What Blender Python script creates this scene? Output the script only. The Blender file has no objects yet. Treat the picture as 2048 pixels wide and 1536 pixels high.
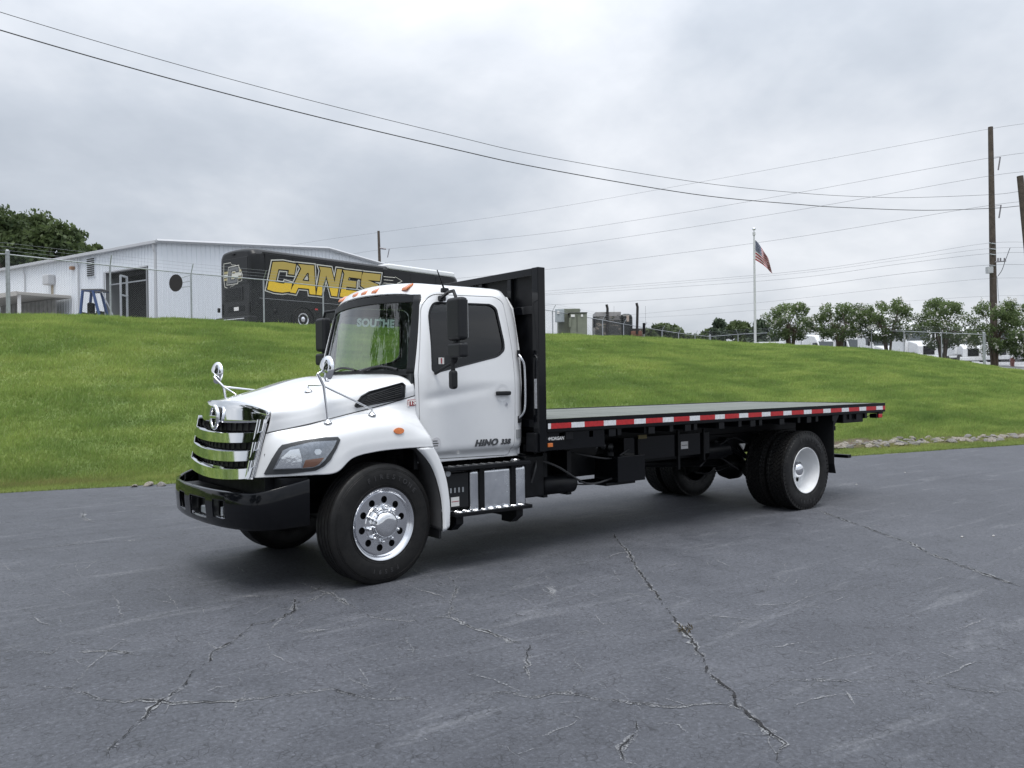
import bpy, bmesh, math, random
import numpy as np
from mathutils import Matrix, Vector
random.seed(7); RNG = np.random.default_rng(11)
SC = bpy.context.scene
COL = SC.collection
R = math.radians

# ------------------------------------------------------------------ camera
CF, CYAW, CPIT, CROL = 1680.17, 0.661256, -0.002339, -0.0127367
CAM = np.array([-3.5314, -7.5101, 1.71174])
_f = np.array([math.sin(CYAW)*math.cos(CPIT), math.cos(CYAW)*math.cos(CPIT), math.sin(CPIT)])
_r = np.array([math.cos(CYAW), -math.sin(CYAW), 0.0]); _u = np.cross(_r, _f)
CR = math.cos(CROL)*_r + math.sin(CROL)*_u
CU = -math.sin(CROL)*_r + math.cos(CROL)*_u
cam = bpy.data.cameras.new('camera'); cam_o = bpy.data.objects.new('camera', cam); COL.objects.link(cam_o)
cam.sensor_width = 36.0; cam.lens = CF/2048*36.0; cam.clip_start = 0.05; cam.clip_end = 3000
cam_o.matrix_world = Matrix(((CR[0], CU[0], -_f[0], CAM[0]), (CR[1], CU[1], -_f[1], CAM[1]), (CR[2], CU[2], -_f[2], CAM[2]), (0, 0, 0, 1)))
SC.camera = cam_o
def ray(px, py): return _f + CR*(px-1024)/CF - CU*(py-768)/CF
def at(px, py, d): return CAM + ray(px, py)*d            # survey helper: a point of the place at depth d
def ground(px, py, z=0.0):
    d = ray(px, py); return CAM + d*((z-CAM[2])/d[2])

# ------------------------------------------------------------------ sky, sun, exposure
SUN_EL, SUN_AZ = R(70), R(225)
W = bpy.data.worlds.new('World'); SC.world = W; W.use_nodes = True
nt = W.node_tree; nt.nodes.clear()
def N(tree, typ, **kw):
    n = tree.nodes.new(typ)
    for k, v in kw.items():
        if k.startswith('i_'): n.inputs[k[2:].replace('_', ' ')].default_value = v
        else: setattr(n, k, v)
    return n
def ramp(tree, stops, interp='LINEAR'):
    n = tree.nodes.new('ShaderNodeValToRGB'); cr = n.color_ramp; cr.interpolation = interp
    while len(cr.elements) < len(stops): cr.elements.new(0.5)
    for e, (p, c) in zip(cr.elements, stops):
        e.position = p; e.color = (c[0], c[1], c[2], 1) if hasattr(c, '__len__') else (c, c, c, 1)
    return n
SKY_SEED = 5.37
def sky_world():
    L = nt.links.new
    tc = N(nt, 'ShaderNodeTexCoord')
    sep = N(nt, 'ShaderNodeSeparateXYZ'); L(tc.outputs['Generated'], sep.inputs[0])
    zc = N(nt, 'ShaderNodeMath', operation='MAXIMUM'); L(sep.outputs['Z'], zc.inputs[0]); zc.inputs[1].default_value = 0.0
    za = N(nt, 'ShaderNodeMath', operation='ADD'); L(zc.outputs[0], za.inputs[0]); za.inputs[1].default_value = 0.36
    dx = N(nt, 'ShaderNodeMath', operation='DIVIDE'); L(sep.outputs['X'], dx.inputs[0]); L(za.outputs[0], dx.inputs[1])
    dy = N(nt, 'ShaderNodeMath', operation='DIVIDE'); L(sep.outputs['Y'], dy.inputs[0]); L(za.outputs[0], dy.inputs[1])
    cb = N(nt, 'ShaderNodeCombineXYZ'); L(dx.outputs[0], cb.inputs[0]); L(dy.outputs[0], cb.inputs[1]); cb.inputs[2].default_value = SKY_SEED
    n1 = N(nt, 'ShaderNodeTexNoise'); L(cb.outputs[0], n1.inputs['Vector'])
    n1.inputs['Scale'].default_value = 1.5; n1.inputs['Detail'].default_value = 6; n1.inputs['Roughness'].default_value = 0.55; n1.inputs['Distortion'].default_value = 0.15
    n2 = N(nt, 'ShaderNodeTexNoise'); L(cb.outputs[0], n2.inputs['Vector'])
    n2.inputs['Scale'].default_value = 0.55; n2.inputs['Detail'].default_value = 3
    mx = N(nt, 'ShaderNodeMix', data_type='FLOAT'); mx.inputs[0].default_value = 0.45
    L(n1.outputs[0], mx.inputs[2]); L(n2.outputs[0], mx.inputs[3])
    cr = ramp(nt, [(0.37, (0.395, 0.435, 0.495)), (0.46, (0.50, 0.54, 0.60)), (0.54, (0.645, 0.675, 0.725)), (0.63, (0.81, 0.83, 0.87))])
    L(mx.outputs[0], cr.inputs[0])
    # overcast sky brightens towards the zenith (CIE overcast distribution)
    z2 = N(nt, 'ShaderNodeMath', operation='MULTIPLY'); L(zc.outputs[0], z2.inputs[0]); L(zc.outputs[0], z2.inputs[1])
    g = N(nt, 'ShaderNodeMath', operation='MULTIPLY_ADD'); L(z2.outputs[0], g.inputs[0]); g.inputs[1].default_value = 2.0; g.inputs[2].default_value = 0.84
    mul = N(nt, 'ShaderNodeMix', data_type='RGBA', blend_type='MULTIPLY'); mul.inputs[0].default_value = 1.0
    L(cr.outputs[0], mul.inputs[6]); L(g.outputs[0], mul.inputs[7])
    sk = N(nt, 'ShaderNodeTexSky'); sk.sky_type = 'NISHITA'; sk.sun_disc = False; sk.sun_elevation = SUN_EL; sk.sun_rotation = SUN_AZ
    b1 = N(nt, 'ShaderNodeBackground'); L(sk.outputs[0], b1.inputs[0]); b1.inputs[1].default_value = 0.006
    b2 = N(nt, 'ShaderNodeBackground'); L(mul.outputs[2], b2.inputs[0]); b2.inputs[1].default_value = 0.97
    ad = N(nt, 'ShaderNodeAddShader'); L(b1.outputs[0], ad.inputs[0]); L(b2.outputs[0], ad.inputs[1])
    out = N(nt, 'ShaderNodeOutputWorld'); L(ad.outputs[0], out.inputs[0])
sky_world()
sun = bpy.data.lights.new('sun', 'SUN'); sun_o = bpy.data.objects.new('sun', sun); COL.objects.link(sun_o)
sun.energy = 1.5; sun.angle = R(28); sun.color = (1.0, 0.97, 0.92)
_sd = Vector((math.cos(SUN_EL)*math.sin(SUN_AZ), math.cos(SUN_EL)*math.cos(SUN_AZ), math.sin(SUN_EL)))
sun_o.rotation_euler = _sd.to_track_quat('Z', 'Y').to_euler(); sun_o.location = (-8, -8, 30)
vs = SC.view_settings; vs.view_transform = 'Standard'; vs.look = 'None'; vs.gamma = 1; vs.exposure = 0.33; vs.use_curve_mapping = False
SC.render.engine = 'CYCLES'
SC.cycles.use_denoising = True; SC.cycles.max_bounces = 8; SC.cycles.transparent_max_bounces = 12
SC.cycles.caustics_reflective = False; SC.cycles.caustics_refractive = False

# ------------------------------------------------------------------ materials
MATS = {}
def mat(name, col, rough=0.5, metal=0.0, coat=0.0, var=0.0, vscale=3.0, bump=0.0, bscale=60.0, spec=0.5, col2=None, rvar=0.0, trans=0.0, emit=0.0):
    if name in MATS: return MATS[name]
    m = bpy.data.materials.new(name); m.use_nodes = True; t = m.node_tree; L = t.links.new
    b = t.nodes['Principled BSDF']; MATS[name] = m
    b.inputs['Base Color'].default_value = (*col, 1); b.inputs['Roughness'].default_value = rough; b.inputs['Metallic'].default_value = metal
    b.inputs['Coat Weight'].default_value = coat; b.inputs['Coat Roughness'].default_value = 0.04; b.inputs['Specular IOR Level'].default_value = spec
    if emit: b.inputs['Emission Color'].default_value = (*col, 1); b.inputs['Emission Strength'].default_value = emit
    if var or col2 or bump or rvar:
        g = N(t, 'ShaderNodeTexCoord')
        n = N(t, 'ShaderNodeTexNoise'); n.inputs['Scale'].default_value = vscale; n.inputs['Detail'].default_value = 6; n.inputs['Roughness'].default_value = 0.62
        L(g.outputs['Object'], n.inputs['Vector'])
        if var or col2:
            c2 = col2 if col2 else tuple(max(0, c*(1-var)) for c in col); c1 = tuple(min(1, c*(1+var*0.6)) for c in col) if not col2 else col
            r = ramp(t, [(0.32, c2), (0.66, c1)]); L(n.outputs[0], r.inputs[0]); L(r.outputs[0], b.inputs['Base Color'])
        if rvar:
            mr = N(t, 'ShaderNodeMapRange'); L(n.outputs[0], mr.inputs[0]); mr.inputs[1].default_value = 0.3; mr.inputs[2].default_value = 0.7
            mr.inputs[3].default_value = max(0.02, rough-rvar); mr.inputs[4].default_value = min(1, rough+rvar); L(mr.outputs[0], b.inputs['Roughness'])
        if bump:
            n2 = N(t, 'ShaderNodeTexNoise'); n2.inputs['Scale'].default_value = bscale; n2.inputs['Detail'].default_value = 4; L(g.outputs['Object'], n2.inputs['Vector'])
            bp = N(t, 'ShaderNodeBump'); bp.inputs['Strength'].default_value = bump; bp.inputs['Distance'].default_value = 0.01; L(n2.outputs[0], bp.inputs['Height']); L(bp.outputs[0], b.inputs['Normal'])
    return m
def glass(name, tint, ior=1.5, extra=0.0, gain=1.6):
    if name in MATS: return MATS[name]
    m = bpy.data.materials.new(name); m.use_nodes = True; t = m.node_tree; L = t.links.new; t.nodes.clear(); MATS[name] = m
    tr = N(t, 'ShaderNodeBsdfTransparent'); tr.inputs[0].default_value = (*tint, 1)
    gl = N(t, 'ShaderNodeBsdfGlossy'); gl.inputs['Roughness'].default_value = 0.02; gl.inputs['Color'].default_value = (1, 1, 1, 1)
    fr = N(t, 'ShaderNodeFresnel'); fr.inputs['IOR'].default_value = ior
    mp = N(t, 'ShaderNodeMath', operation='MULTIPLY_ADD'); L(fr.outputs[0], mp.inputs[0]); mp.inputs[1].default_value = gain; mp.inputs[2].default_value = extra; mp.use_clamp = True
    mx = N(t, 'ShaderNodeMixShader'); L(mp.outputs[0], mx.inputs[0]); L(tr.outputs[0], mx.inputs[1]); L(gl.outputs[0], mx.inputs[2])
    o = N(t, 'ShaderNodeOutputMaterial'); L(mx.outputs[0], o.inputs[0])
    return m
WHITE = mat('white_paint', (0.78, 0.79, 0.80), 0.35, coat=1.0, var=0.06, vscale=1.1, rvar=0.05)
CHROME = mat('chrome', (0.82, 0.83, 0.85), 0.05, 1.0, rvar=0.02, vscale=9)
ALU = mat('polished_aluminium', (0.72, 0.73, 0.76), 0.16, 1.0, var=0.08, vscale=7, rvar=0.06)
TANK = mat('brushed_aluminium', (0.72, 0.74, 0.77), 0.22, 1.0, var=0.1, vscale=5, rvar=0.08)
BLK = mat('black_gloss', (0.004, 0.0045, 0.006), 0.10, spec=0.3, rvar=0.03, vscale=4)
BLKM = mat('black_chassis', (0.005, 0.0055, 0.007), 0.42, spec=0.22, var=0.4, vscale=8, rvar=0.12)
BLKP = mat('black_plastic', (0.013, 0.014, 0.016), 0.5, spec=0.32, bump=0.12, bscale=300)
RUB = mat('rubber', (0.006, 0.006, 0.0065), 0.5, spec=0.3, col2=(0.016, 0.0155, 0.015), vscale=9, rvar=0.14, bump=0.15, bscale=120)
RUBL = mat('rubber_lettering', (0.03, 0.03, 0.032), 0.6)
STEELW = mat('white_steel', (0.76, 0.77, 0.78), 0.4, var=0.05, vscale=9)
AMBER = mat('amber_lens', (0.62, 0.17, 0.035), 0.2, coat=0.6, var=0.2, vscale=40)
REDL = mat('red_lens', (0.5, 0.015, 0.015), 0.2, coat=0.6)
TRED = mat('red_tape', (0.46, 0.018, 0.022), 0.35, var=0.25, vscale=30)
TWHT = mat('white_tape', (0.72, 0.73, 0.75), 0.4, var=0.18, vscale=30)
INT = mat('dark_trim', (0.025, 0.028, 0.03), 0.7, var=0.2)
GALV = mat('galvanised_steel', (0.42, 0.44, 0.46), 0.5, 0.7, var=0.2, vscale=12)
PAPER = mat('sticker_white', (0.75, 0.74, 0.72), 0.6)
PAPR = mat('sticker_red', (0.33, 0.02, 0.03), 0.5)
SEAM = mat('seam_black', (0.01, 0.01, 0.012), 0.8)

# ------------------------------------------------------------------ mesh helpers
class MB:
    def __init__(s): s.v = []; s.f = []
    def add(s, vs, fs):
        o = len(s.v); s.v += [tuple(map(float, v)) for v in vs]; s.f += [tuple(i+o for i in f) for f in fs]; return s
    def box(s, a, b):
        x0, y0, z0 = a; x1, y1, z1 = b
        x0, x1 = min(x0, x1), max(x0, x1); y0, y1 = min(y0, y1), max(y0, y1); z0, z1 = min(z0, z1), max(z0, z1)
        return s.add([(x0,y0,z0),(x1,y0,z0),(x1,y1,z0),(x0,y1,z0),(x0,y0,z1),(x1,y0,z1),(x1,y1,z1),(x0,y1,z1)],
                     [(3,2,1,0),(4,5,6,7),(0,1,5,4),(1,2,6,5),(2,3,7,6),(3,0,4,7)])
    def tube(s, path, r, n=8, cap=True):
        P = [np.array(p, float) for p in path]; k = len(P); rr = r if hasattr(r, '__len__') else [r]*k
        vs = []; fs = []; prev = None
        for i, p in enumerate(P):
            t = P[min(i+1, k-1)]-P[max(i-1, 0)]; t = t/(np.linalg.norm(t)+1e-9)
            if prev is None:
                a = np.array([0, 0, 1.0]) if abs(t[2]) < 0.9 else np.array([1.0, 0, 0])
            else: a = prev
            x = np.cross(a, t); x /= np.linalg.norm(x)+1e-9; y = np.cross(t, x); prev = y
            for j in range(n):
                q = 2*math.pi*j/n; vs.append(p+rr[i]*(math.cos(q)*x+math.sin(q)*y))
        for i in range(k-1):
            for j in range(n):
                fs.append((i*n+j, i*n+(j+1) % n, (i+1)*n+(j+1) % n, (i+1)*n+j))
        if cap: fs += [tuple(range(n-1, -1, -1)), tuple((k-1)*n+j for j in range(n))]
        return s.add(vs, fs)
    def lathe(s, prof, c=(0, 0, 0), n=48, axis='y', close=False):
        # prof: (offset along axis, radius)
        vs = []; fs = []; k = len(prof)
        for (h, r) in prof:
            for j in range(n):
                q = 2*math.pi*j/n; a, b = r*math.cos(q), r*math.sin(q)
                v = {'y': (a, h, b), 'x': (h, a, b), 'z': (a, b, h)}[axis]
                vs.append((v[0]+c[0], v[1]+c[1], v[2]+c[2]))
        for i in range(k if close else k-1):
            i2 = (i+1) % k
            for j in range(n): fs.append((i*n+j, i*n+(j+1) % n, i2*n+(j+1) % n, i2*n+j))
        return s.add(vs, fs)
    def prism(s, poly, a, b, axis='y'):
        # poly in the two other axes (x,z) for y, (x,y) for z, (y,z) for x
        n = len(poly); vs = []
        for h in (a, b):
            for (p, q) in poly: vs.append({'y': (p, h, q), 'z': (p, q, h), 'x': (h, p, q)}[axis])
        return s.add(vs, [tuple(range(n)), tuple(range(2*n-1, n-1, -1))]+[(i, n+i, n+(i+1) % n, (i+1) % n) for i in range(n)])
    def grid(s, P):
        # P[i][j] points
        a, b = len(P), len(P[0]); vs = [p for r in P for p in r]
        return s.add(vs, [(i*b+j, i*b+j+1, (i+1)*b+j+1, (i+1)*b+j) for i in range(a-1) for j in range(b-1)])
    def build(s, name, m, parent=None, smooth=0, bevel=0.0, solid=0.0, segs=2):
        me = bpy.data.meshes.new(name); me.from_pydata(s.v, [], s.f); me.validate()
        return finish(name, me, m, parent, smooth, bevel, solid, segs)
def fixn(me):
    bm = bmesh.new(); bm.from_mesh(me); bmesh.ops.recalc_face_normals(bm, faces=bm.faces); bm.to_mesh(me); bm.free()
def finish(name, me, m, parent=None, smooth=0, bevel=0.0, solid=0.0, segs=2):
    fixn(me)
    for mm in (m if isinstance(m, (list, tuple)) else [m]): me.materials.append(mm)
    if smooth:
        me.polygons.foreach_set('use_smooth', [True]*len(me.polygons)); me.set_sharp_from_angle(angle=R(smooth))
    o = bpy.data.objects.new(name, me); COL.objects.link(o)
    if parent is not None: o.parent = parent; o.matrix_parent_inverse = parent_inv(parent)
    if solid:
        md = o.modifiers.new('solidify', 'SOLIDIFY'); md.thickness = abs(solid); md.offset = -1 if solid > 0 else 1
    if bevel:
        md = o.modifiers.new('bevel', 'BEVEL'); md.width = bevel; md.segments = segs; md.limit_method = 'ANGLE'; md.angle_limit = R(35)
        if smooth == 0:
            me.polygons.foreach_set('use_smooth', [True]*len(me.polygons)); md.harden_normals = True; me.set_sharp_from_angle(angle=R(35))
    return o
def world_of(o):
    m = Matrix.LocRotScale(o.location, o.rotation_euler, o.scale)
    return world_of(o.parent) @ o.matrix_parent_inverse @ m if o.parent else m
def parent_inv(p): return world_of(p).inverted()
def thing(name, label, cat, loc=(0, 0, 0), rz=0.0, group=None):
    o = bpy.data.objects.new(name, None); COL.objects.link(o); o.location = loc; o.rotation_euler = (0, 0, rz); o.empty_display_size = 0.2
    return tag(o, label, cat, group)
def tag(o, label=None, cat=None, group=None, kind=None):
    if label: o['label'] = label
    if cat: o['category'] = cat
    if group: o['group'] = group
    if kind: o['kind'] = kind
    return o
def part_empty(name, parent, loc=(0, 0, 0), rot=(0, 0, 0)):
    o = bpy.data.objects.new(name, None); COL.objects.link(o); o.parent = parent; o.matrix_parent_inverse = parent_inv(parent)
    o.location = loc; o.rotation_euler = rot; return o
def place(o, M4):      # mesh built in local axes, moved to M4 (world)
    o.data.transform(M4); return o
def copy_tree(o, parent=None):
    c = o.copy(); COL.objects.link(c)
    if parent is not None: c.parent = parent; c.matrix_parent_inverse = o.matrix_parent_inverse.copy()
    for ch in o.children: copy_tree(ch, c)
    return c
def copy_thing(o, loc, rz=None, label=None, sc=None):
    c = copy_tree(o); c.location = loc
    if rz is not None: c.rotation_euler = (0, 0, rz)
    if sc is not None: c.scale = sc if hasattr(sc, '__len__') else (sc, sc, sc)
    if label: c['label'] = label
    return c
def cr_spline(P, n):
    # Catmull-Rom through rows of points, n samples per span
    P = [np.array(p, float) for p in P]; out = []
    for i in range(len(P)-1):
        p0 = P[i-1] if i else 2*P[0]-P[1]; p1, p2 = P[i], P[i+1]; p3 = P[i+2] if i+2 < len(P) else 2*P[-1]-P[-2]
        for k in range(n):
            t = k/n; out.append(0.5*((2*p1)+(-p0+p2)*t+(2*p0-5*p1+4*p2-p3)*t*t+(-p0+3*p1-3*p2+p3)*t**3))
    out.append(P[-1]); return out
def surf(ctrl, nu, nv):
    rows = [cr_spline(r, nv) for r in ctrl]
    cols = [cr_spline([r[j] for r in rows], nu) for j in range(len(rows[0]))]
    return [[cols[j][i] for j in range(len(cols))] for i in range(len(cols[0]))]
def eval_mesh(o):
    dg = bpy.context.evaluated_depsgraph_get(); dg.update()
    return bpy.data.meshes.new_from_object(o.evaluated_get(dg))
def boolean(me, cutters, op='DIFFERENCE'):
    o = bpy.data.objects.new('work', me); COL.objects.link(o); tmp = []
    for c in cutters:
        mc = bpy.data.meshes.new('work_cutter'); mc.from_pydata(c.v, [], c.f); fixn(mc)
        co = bpy.data.objects.new('work_cutter', mc); COL.objects.link(co); tmp.append(co)
        md = o.modifiers.new('b', 'BOOLEAN'); md.operation = op; md.object = co; md.solver = 'EXACT'
    r = eval_mesh(o)
    for x in tmp+[o]: bpy.data.objects.remove(x)
    return r
def text_mesh(body, size, extrude=0.002, offset=0.0, align='CENTER', shear=0.0, space=1.0):
    c = bpy.data.curves.new('t', 'FONT'); c.body = body; c.size = size; c.extrude = extrude; c.offset = offset; c.align_x = align; c.align_y = 'CENTER'; c.shear = shear; c.space_character = space
    o = bpy.data.objects.new('t', c); COL.objects.link(o); me = eval_mesh(o); bpy.data.objects.remove(o); return me
def basis(o, x, y):
    x = Vector(x).normalized(); y = Vector(y).normalized(); z = x.cross(y)
    return Matrix(((x[0], y[0], z[0], o[0]), (x[1], y[1], z[1], o[1]), (x[2], y[2], z[2], o[2]), (0, 0, 0, 1)))
def text(name, body, size, m, M4, parent, sx=1.0, **kw):
    me = text_mesh(body, size, **kw); me.transform(M4 @ Matrix.Diagonal((sx, 1, 1, 1))); me.materials.append(m)
    o = bpy.data.objects.new(name, me); COL.objects.link(o); o.parent = parent; o.matrix_parent_inverse = parent_inv(parent); return o
def poly_curve(polys, offset, extrude, M4):
    c = bpy.data.curves.new('c', 'CURVE'); c.dimensions = '2D'; c.fill_mode = 'BOTH'; c.extrude = extrude; c.offset = offset
    for p in polys:
        s = c.splines.new('POLY'); s.points.add(len(p)-1); s.use_cyclic_u = True
        for q, (a, b) in zip(s.points, p): q.co = (a, b, 0, 1)
    o = bpy.data.objects.new('c', c); COL.objects.link(o); me = eval_mesh(o); bpy.data.objects.remove(o); me.transform(M4); return me

# ================================================================== SETTING: lot, slope, plateau
def asphalt_mat():
    m = bpy.data.materials.new('sealed_asphalt'); m.use_nodes = True; t = m.node_tree; L = t.links.new; b = t.nodes['Principled BSDF']
    g = N(t, 'ShaderNodeTexCoord')
    def noise(sc, det=5, rough=0.6, vec=None, dist=0.0):
        n = N(t, 'ShaderNodeTexNoise'); n.inputs['Scale'].default_value = sc; n.inputs['Detail'].default_value = det; n.inputs['Roughness'].default_value = rough; n.inputs['Distortion'].default_value = dist
        L(vec if vec else g.outputs['Object'], n.inputs['Vector']); return n
    big = noise(0.22, 4); med = noise(1.7, 6, 0.7, dist=0.4); fine = noise(34, 6, 0.85); grit = noise(230, 2, 0.6)
    c1 = ramp(t, [(0.30, (0.047, 0.0495, 0.060)), (0.5, (0.073, 0.077, 0.090)), (0.72, (0.106, 0.110, 0.126))])
    mx = N(t, 'ShaderNodeMix', data_type='FLOAT'); mx.inputs[0].default_value = 0.5; L(big.outputs[0], mx.inputs[2]); L(med.outputs[0], mx.inputs[3]); L(mx.outputs[0], c1.inputs[0])
    # worn pale streaks, along the drainage direction
    mp = N(t, 'ShaderNodeMapping'); mp.inputs['Rotation'].default_value = (0, 0, R(-38)); mp.inputs['Scale'].default_value = (0.28, 1.9, 1); L(g.outputs['Object'], mp.inputs[0])
    st = noise(2.2, 7, 0.72, mp.outputs[0], 0.6)
    sr = ramp(t, [(0.56, 0.0), (0.76, 0.65)]); L(st.outputs[0], sr.inputs[0])
    m1 = N(t, 'ShaderNodeMix', data_type='RGBA'); L(sr.outputs[0], m1.inputs[0]); L(c1.outputs[0], m1.inputs[6]); m1.inputs[7].default_value = (0.185, 0.19, 0.205, 1)
    # rolled tyre marks: long darker bands
    mp2 = N(t, 'ShaderNodeMapping'); mp2.inputs['Rotation'].default_value = (0, 0, R(62)); mp2.inputs['Scale'].default_value = (0.06, 2.6, 1); L(g.outputs['Object'], mp2.inputs[0])
    tm = noise(1.1, 5, 0.6, mp2.outputs[0]); tr = ramp(t, [(0.60, 0.0), (0.70, 0.30)]); L(tm.outputs[0], tr.inputs[0])
    m2 = N(t, 'ShaderNodeMix', data_type='RGBA'); L(tr.outputs[0], m2.inputs[0]); L(m1.outputs[2], m2.inputs[6]); m2.inputs[7].default_value = (0.045, 0.048, 0.058, 1)
    # aggregate speckle and dark pinholes
    fr = ramp(t, [(0.30, 0.22), (0.42, 0.80), (0.56, 1.10), (0.68, 2.1)]); L(fine.outputs[0], fr.inputs[0])
    m3 = N(t, 'ShaderNodeMix', data_type='RGBA', blend_type='MULTIPLY'); m3.inputs[0].default_value = 1; L(m2.outputs[2], m3.inputs[6]); L(fr.outputs[0], m3.inputs[7])
    vo = N(t, 'ShaderNodeTexVoronoi'); vo.feature = 'DISTANCE_TO_EDGE'; vo.inputs['Scale'].default_value = 21; L(g.outputs['Object'], vo.inputs['Vector'])
    vm = noise(7.0, 3); vr = ramp(t, [(0.0, 1.0), (0.06, 0.0)]); L(vo.outputs['Distance'], vr.inputs[0])
    vk = ramp(t, [(0.47, 0.0), (0.58, 0.85)]); L(vm.outputs[0], vk.inputs[0])
    vx = N(t, 'ShaderNodeMath', operation='MULTIPLY'); L(vr.outputs[0], vx.inputs[0]); L(vk.outputs[0], vx.inputs[1])
    m4 = N(t, 'ShaderNodeMix', data_type='RGBA'); L(vx.outputs[0], m4.inputs[0]); L(m3.outputs[2], m4.inputs[6]); m4.inputs[7].default_value = (0.022, 0.023, 0.027, 1)
    # scattered pale grains
    v2 = N(t, 'ShaderNodeTexVoronoi'); v2.inputs['Scale'].default_value = 24; v2.inputs['Randomness'].default_value = 1; L(g.outputs['Object'], v2.inputs['Vector'])
    g2 = ramp(t, [(0.0, 1.0), (0.10, 0.0)]); L(v2.outputs['Distance'], g2.inputs[0])
    gsel = N(t, 'ShaderNodeSeparateColor'); L(v2.outputs['Color'], gsel.inputs[0]); gs = ramp(t, [(0.90, 0.0), (0.92, 0.7)]); L(gsel.outputs[0], gs.inputs[0])
    gx = N(t, 'ShaderNodeMath', operation='MULTIPLY'); L(g2.outputs[0], gx.inputs[0]); L(gs.outputs[0], gx.inputs[1])
    m5 = N(t, 'ShaderNodeMix', data_type='RGBA'); L(gx.outputs[0], m5.inputs[0]); L(m4.outputs[2], m5.inputs[6]); m5.inputs[7].default_value = (0.34, 0.34, 0.35, 1)
    L(m5.outputs[2], b.inputs['Base Color'])
    rr = N(t, 'ShaderNodeMapRange'); L(med.outputs[0], rr.inputs[0]); rr.inputs[1].default_value = 0.3; rr.inputs[2].default_value = 0.7; rr.inputs[3].default_value = 0.62; rr.inputs[4].default_value = 0.8; L(rr.outputs[0], b.inputs['Roughness'])
    ha = N(t, 'ShaderNodeMath', operation='ADD'); L(fine.outputs[0], ha.inputs[0]); L(grit.outputs[0], ha.inputs[1])
    bp = N(t, 'ShaderNodeBump'); bp.inputs['Strength'].default_value = 0.5; bp.inputs['Distance'].default_value = 0.006; L(ha.outputs[0], bp.inputs['Height']); L(bp.outputs[0], b.inputs['Normal'])
    b.inputs['Specular IOR Level'].default_value = 0.42
    return m
lot = MB().add([(-400, -400, 0), (500, -400, 0), (500, 500, 0), (-400, 500, 0)], [(0, 1, 2, 3)]).build('asphalt_lot', asphalt_mat())
tag(lot, 'dark cracked asphalt lot under the truck', kind='structure')

# ---- survey columns: asphalt edge (E) and crest (C) of the grass bank
COLS_ = [(-700, 1028, 622, 22.5), (-350, 1006, 624, 24.2), (0, 985, 628, 26.0), (220, 973, 634, 28.0), (382, 964, 640, 29.8), (530, 958, 646, 31.5), (645, 953, 650, 33.0), (900, 943, 660, 36.5), (1105, 935, 668, 40.0), (1300, 927, 675, 44.0), (1420, 922, 681, 46.5), (1540, 917, 688, 48.5), (1650, 913, 692, 49.0), (1800, 904, 703, 48.5), (1900, 897, 718, 47.8), (1967, 893, 729, 47.3), (2048, 888, 741, 46.5), (2250, 876, 768, 45.5), (2700, 852, 792, 44.0)]
COLS = COLS_[1:]
Epts = np.array([ground(c[0], c[1])[:2] for c in COLS]); Cpts = np.array([at(c[0], c[2]+3, c[3]) for c in COLS])
# the bank runs on to the left, past the frame
_e0, _c0 = Epts[0], Cpts[0]
Epts = np.vstack([[(-46, 15.5), (-34, 13.6), (-23, 12.0), (-13, 10.5)], Epts]); Cpts = np.vstack([[(-43, 33, _c0[2]), (-31, 31, _c0[2]), (-20, 29.3, _c0[2]), (-11, 27.6, _c0[2])], Cpts])
_cr = lambda A, n: np.array(cr_spline(list(A), n))
NS = 6
EE = _cr(Epts, NS); CC = _cr(Cpts, NS); NT = len(EE)
def prof(q):
    q = np.asarray(q, float); s = np.clip((q-0.07)/0.93, 0, 1)
    h = 1-(1-s)**1.45; return h*(s/(s+0.06))*1.06
def lumps(x, y):
    return 0.05*np.sin(0.9*x+0.4*y)*np.sin(0.7*y-0.3*x+1)+0.03*np.sin(2.1*x-1.3*y)+0.02*np.sin(3.3*y+1.9*x)
def bank(ti, q):
    ti = np.asarray(ti, float); i = np.clip(np.floor(ti).astype(int), 0, NT-2); a = (ti-i)[..., None]
    e = EE[i]*(1-a)+EE[i+1]*a; c = CC[i]*(1-a)+CC[i+1]*a
    q = np.asarray(q, float)[..., None]
    d = c[..., :2]-e; L = np.linalg.norm(d, axis=-1, keepdims=True)
    over = np.clip(q-1, 0, None)
    xy = e+d*np.minimum(q, 1)+d/L*over*60
    z = np.where(q <= 1, 0.012+c[..., 2:]*prof(q), c[..., 2:]*float(prof(1.0))+0.012-0.12*(1-np.exp(-over*14)))
    fade = np.clip((q-0.02)*8, 0, 1)*np.where(q <= 1, 1, np.clip(1-over*4, 0, 1))
    z = z+fade*lumps(xy[..., :1], xy[..., 1:2])*0.6
    return np.concatenate([xy, z], -1)
QS = np.concatenate([np.linspace(-0.012, 0.12, 14), np.linspace(0.14, 1.0, 44), 1+np.array([0.004, 0.012, 0.03, 0.07, 0.15, 0.3, 0.6, 1.0, 1.8, 2.6])])
TT, QQ = np.meshgrid(np.arange(NT), QS, indexing='ij'); GP = bank(TT, QQ)
GP[:, 0, 2] = -0.03
def bank_z(x, y):
    d = (GP[..., 0]-x)**2+(GP[..., 1]-y)**2; i = np.unravel_index(np.argmin(d), d.shape); return float(GP[i][2])
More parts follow.
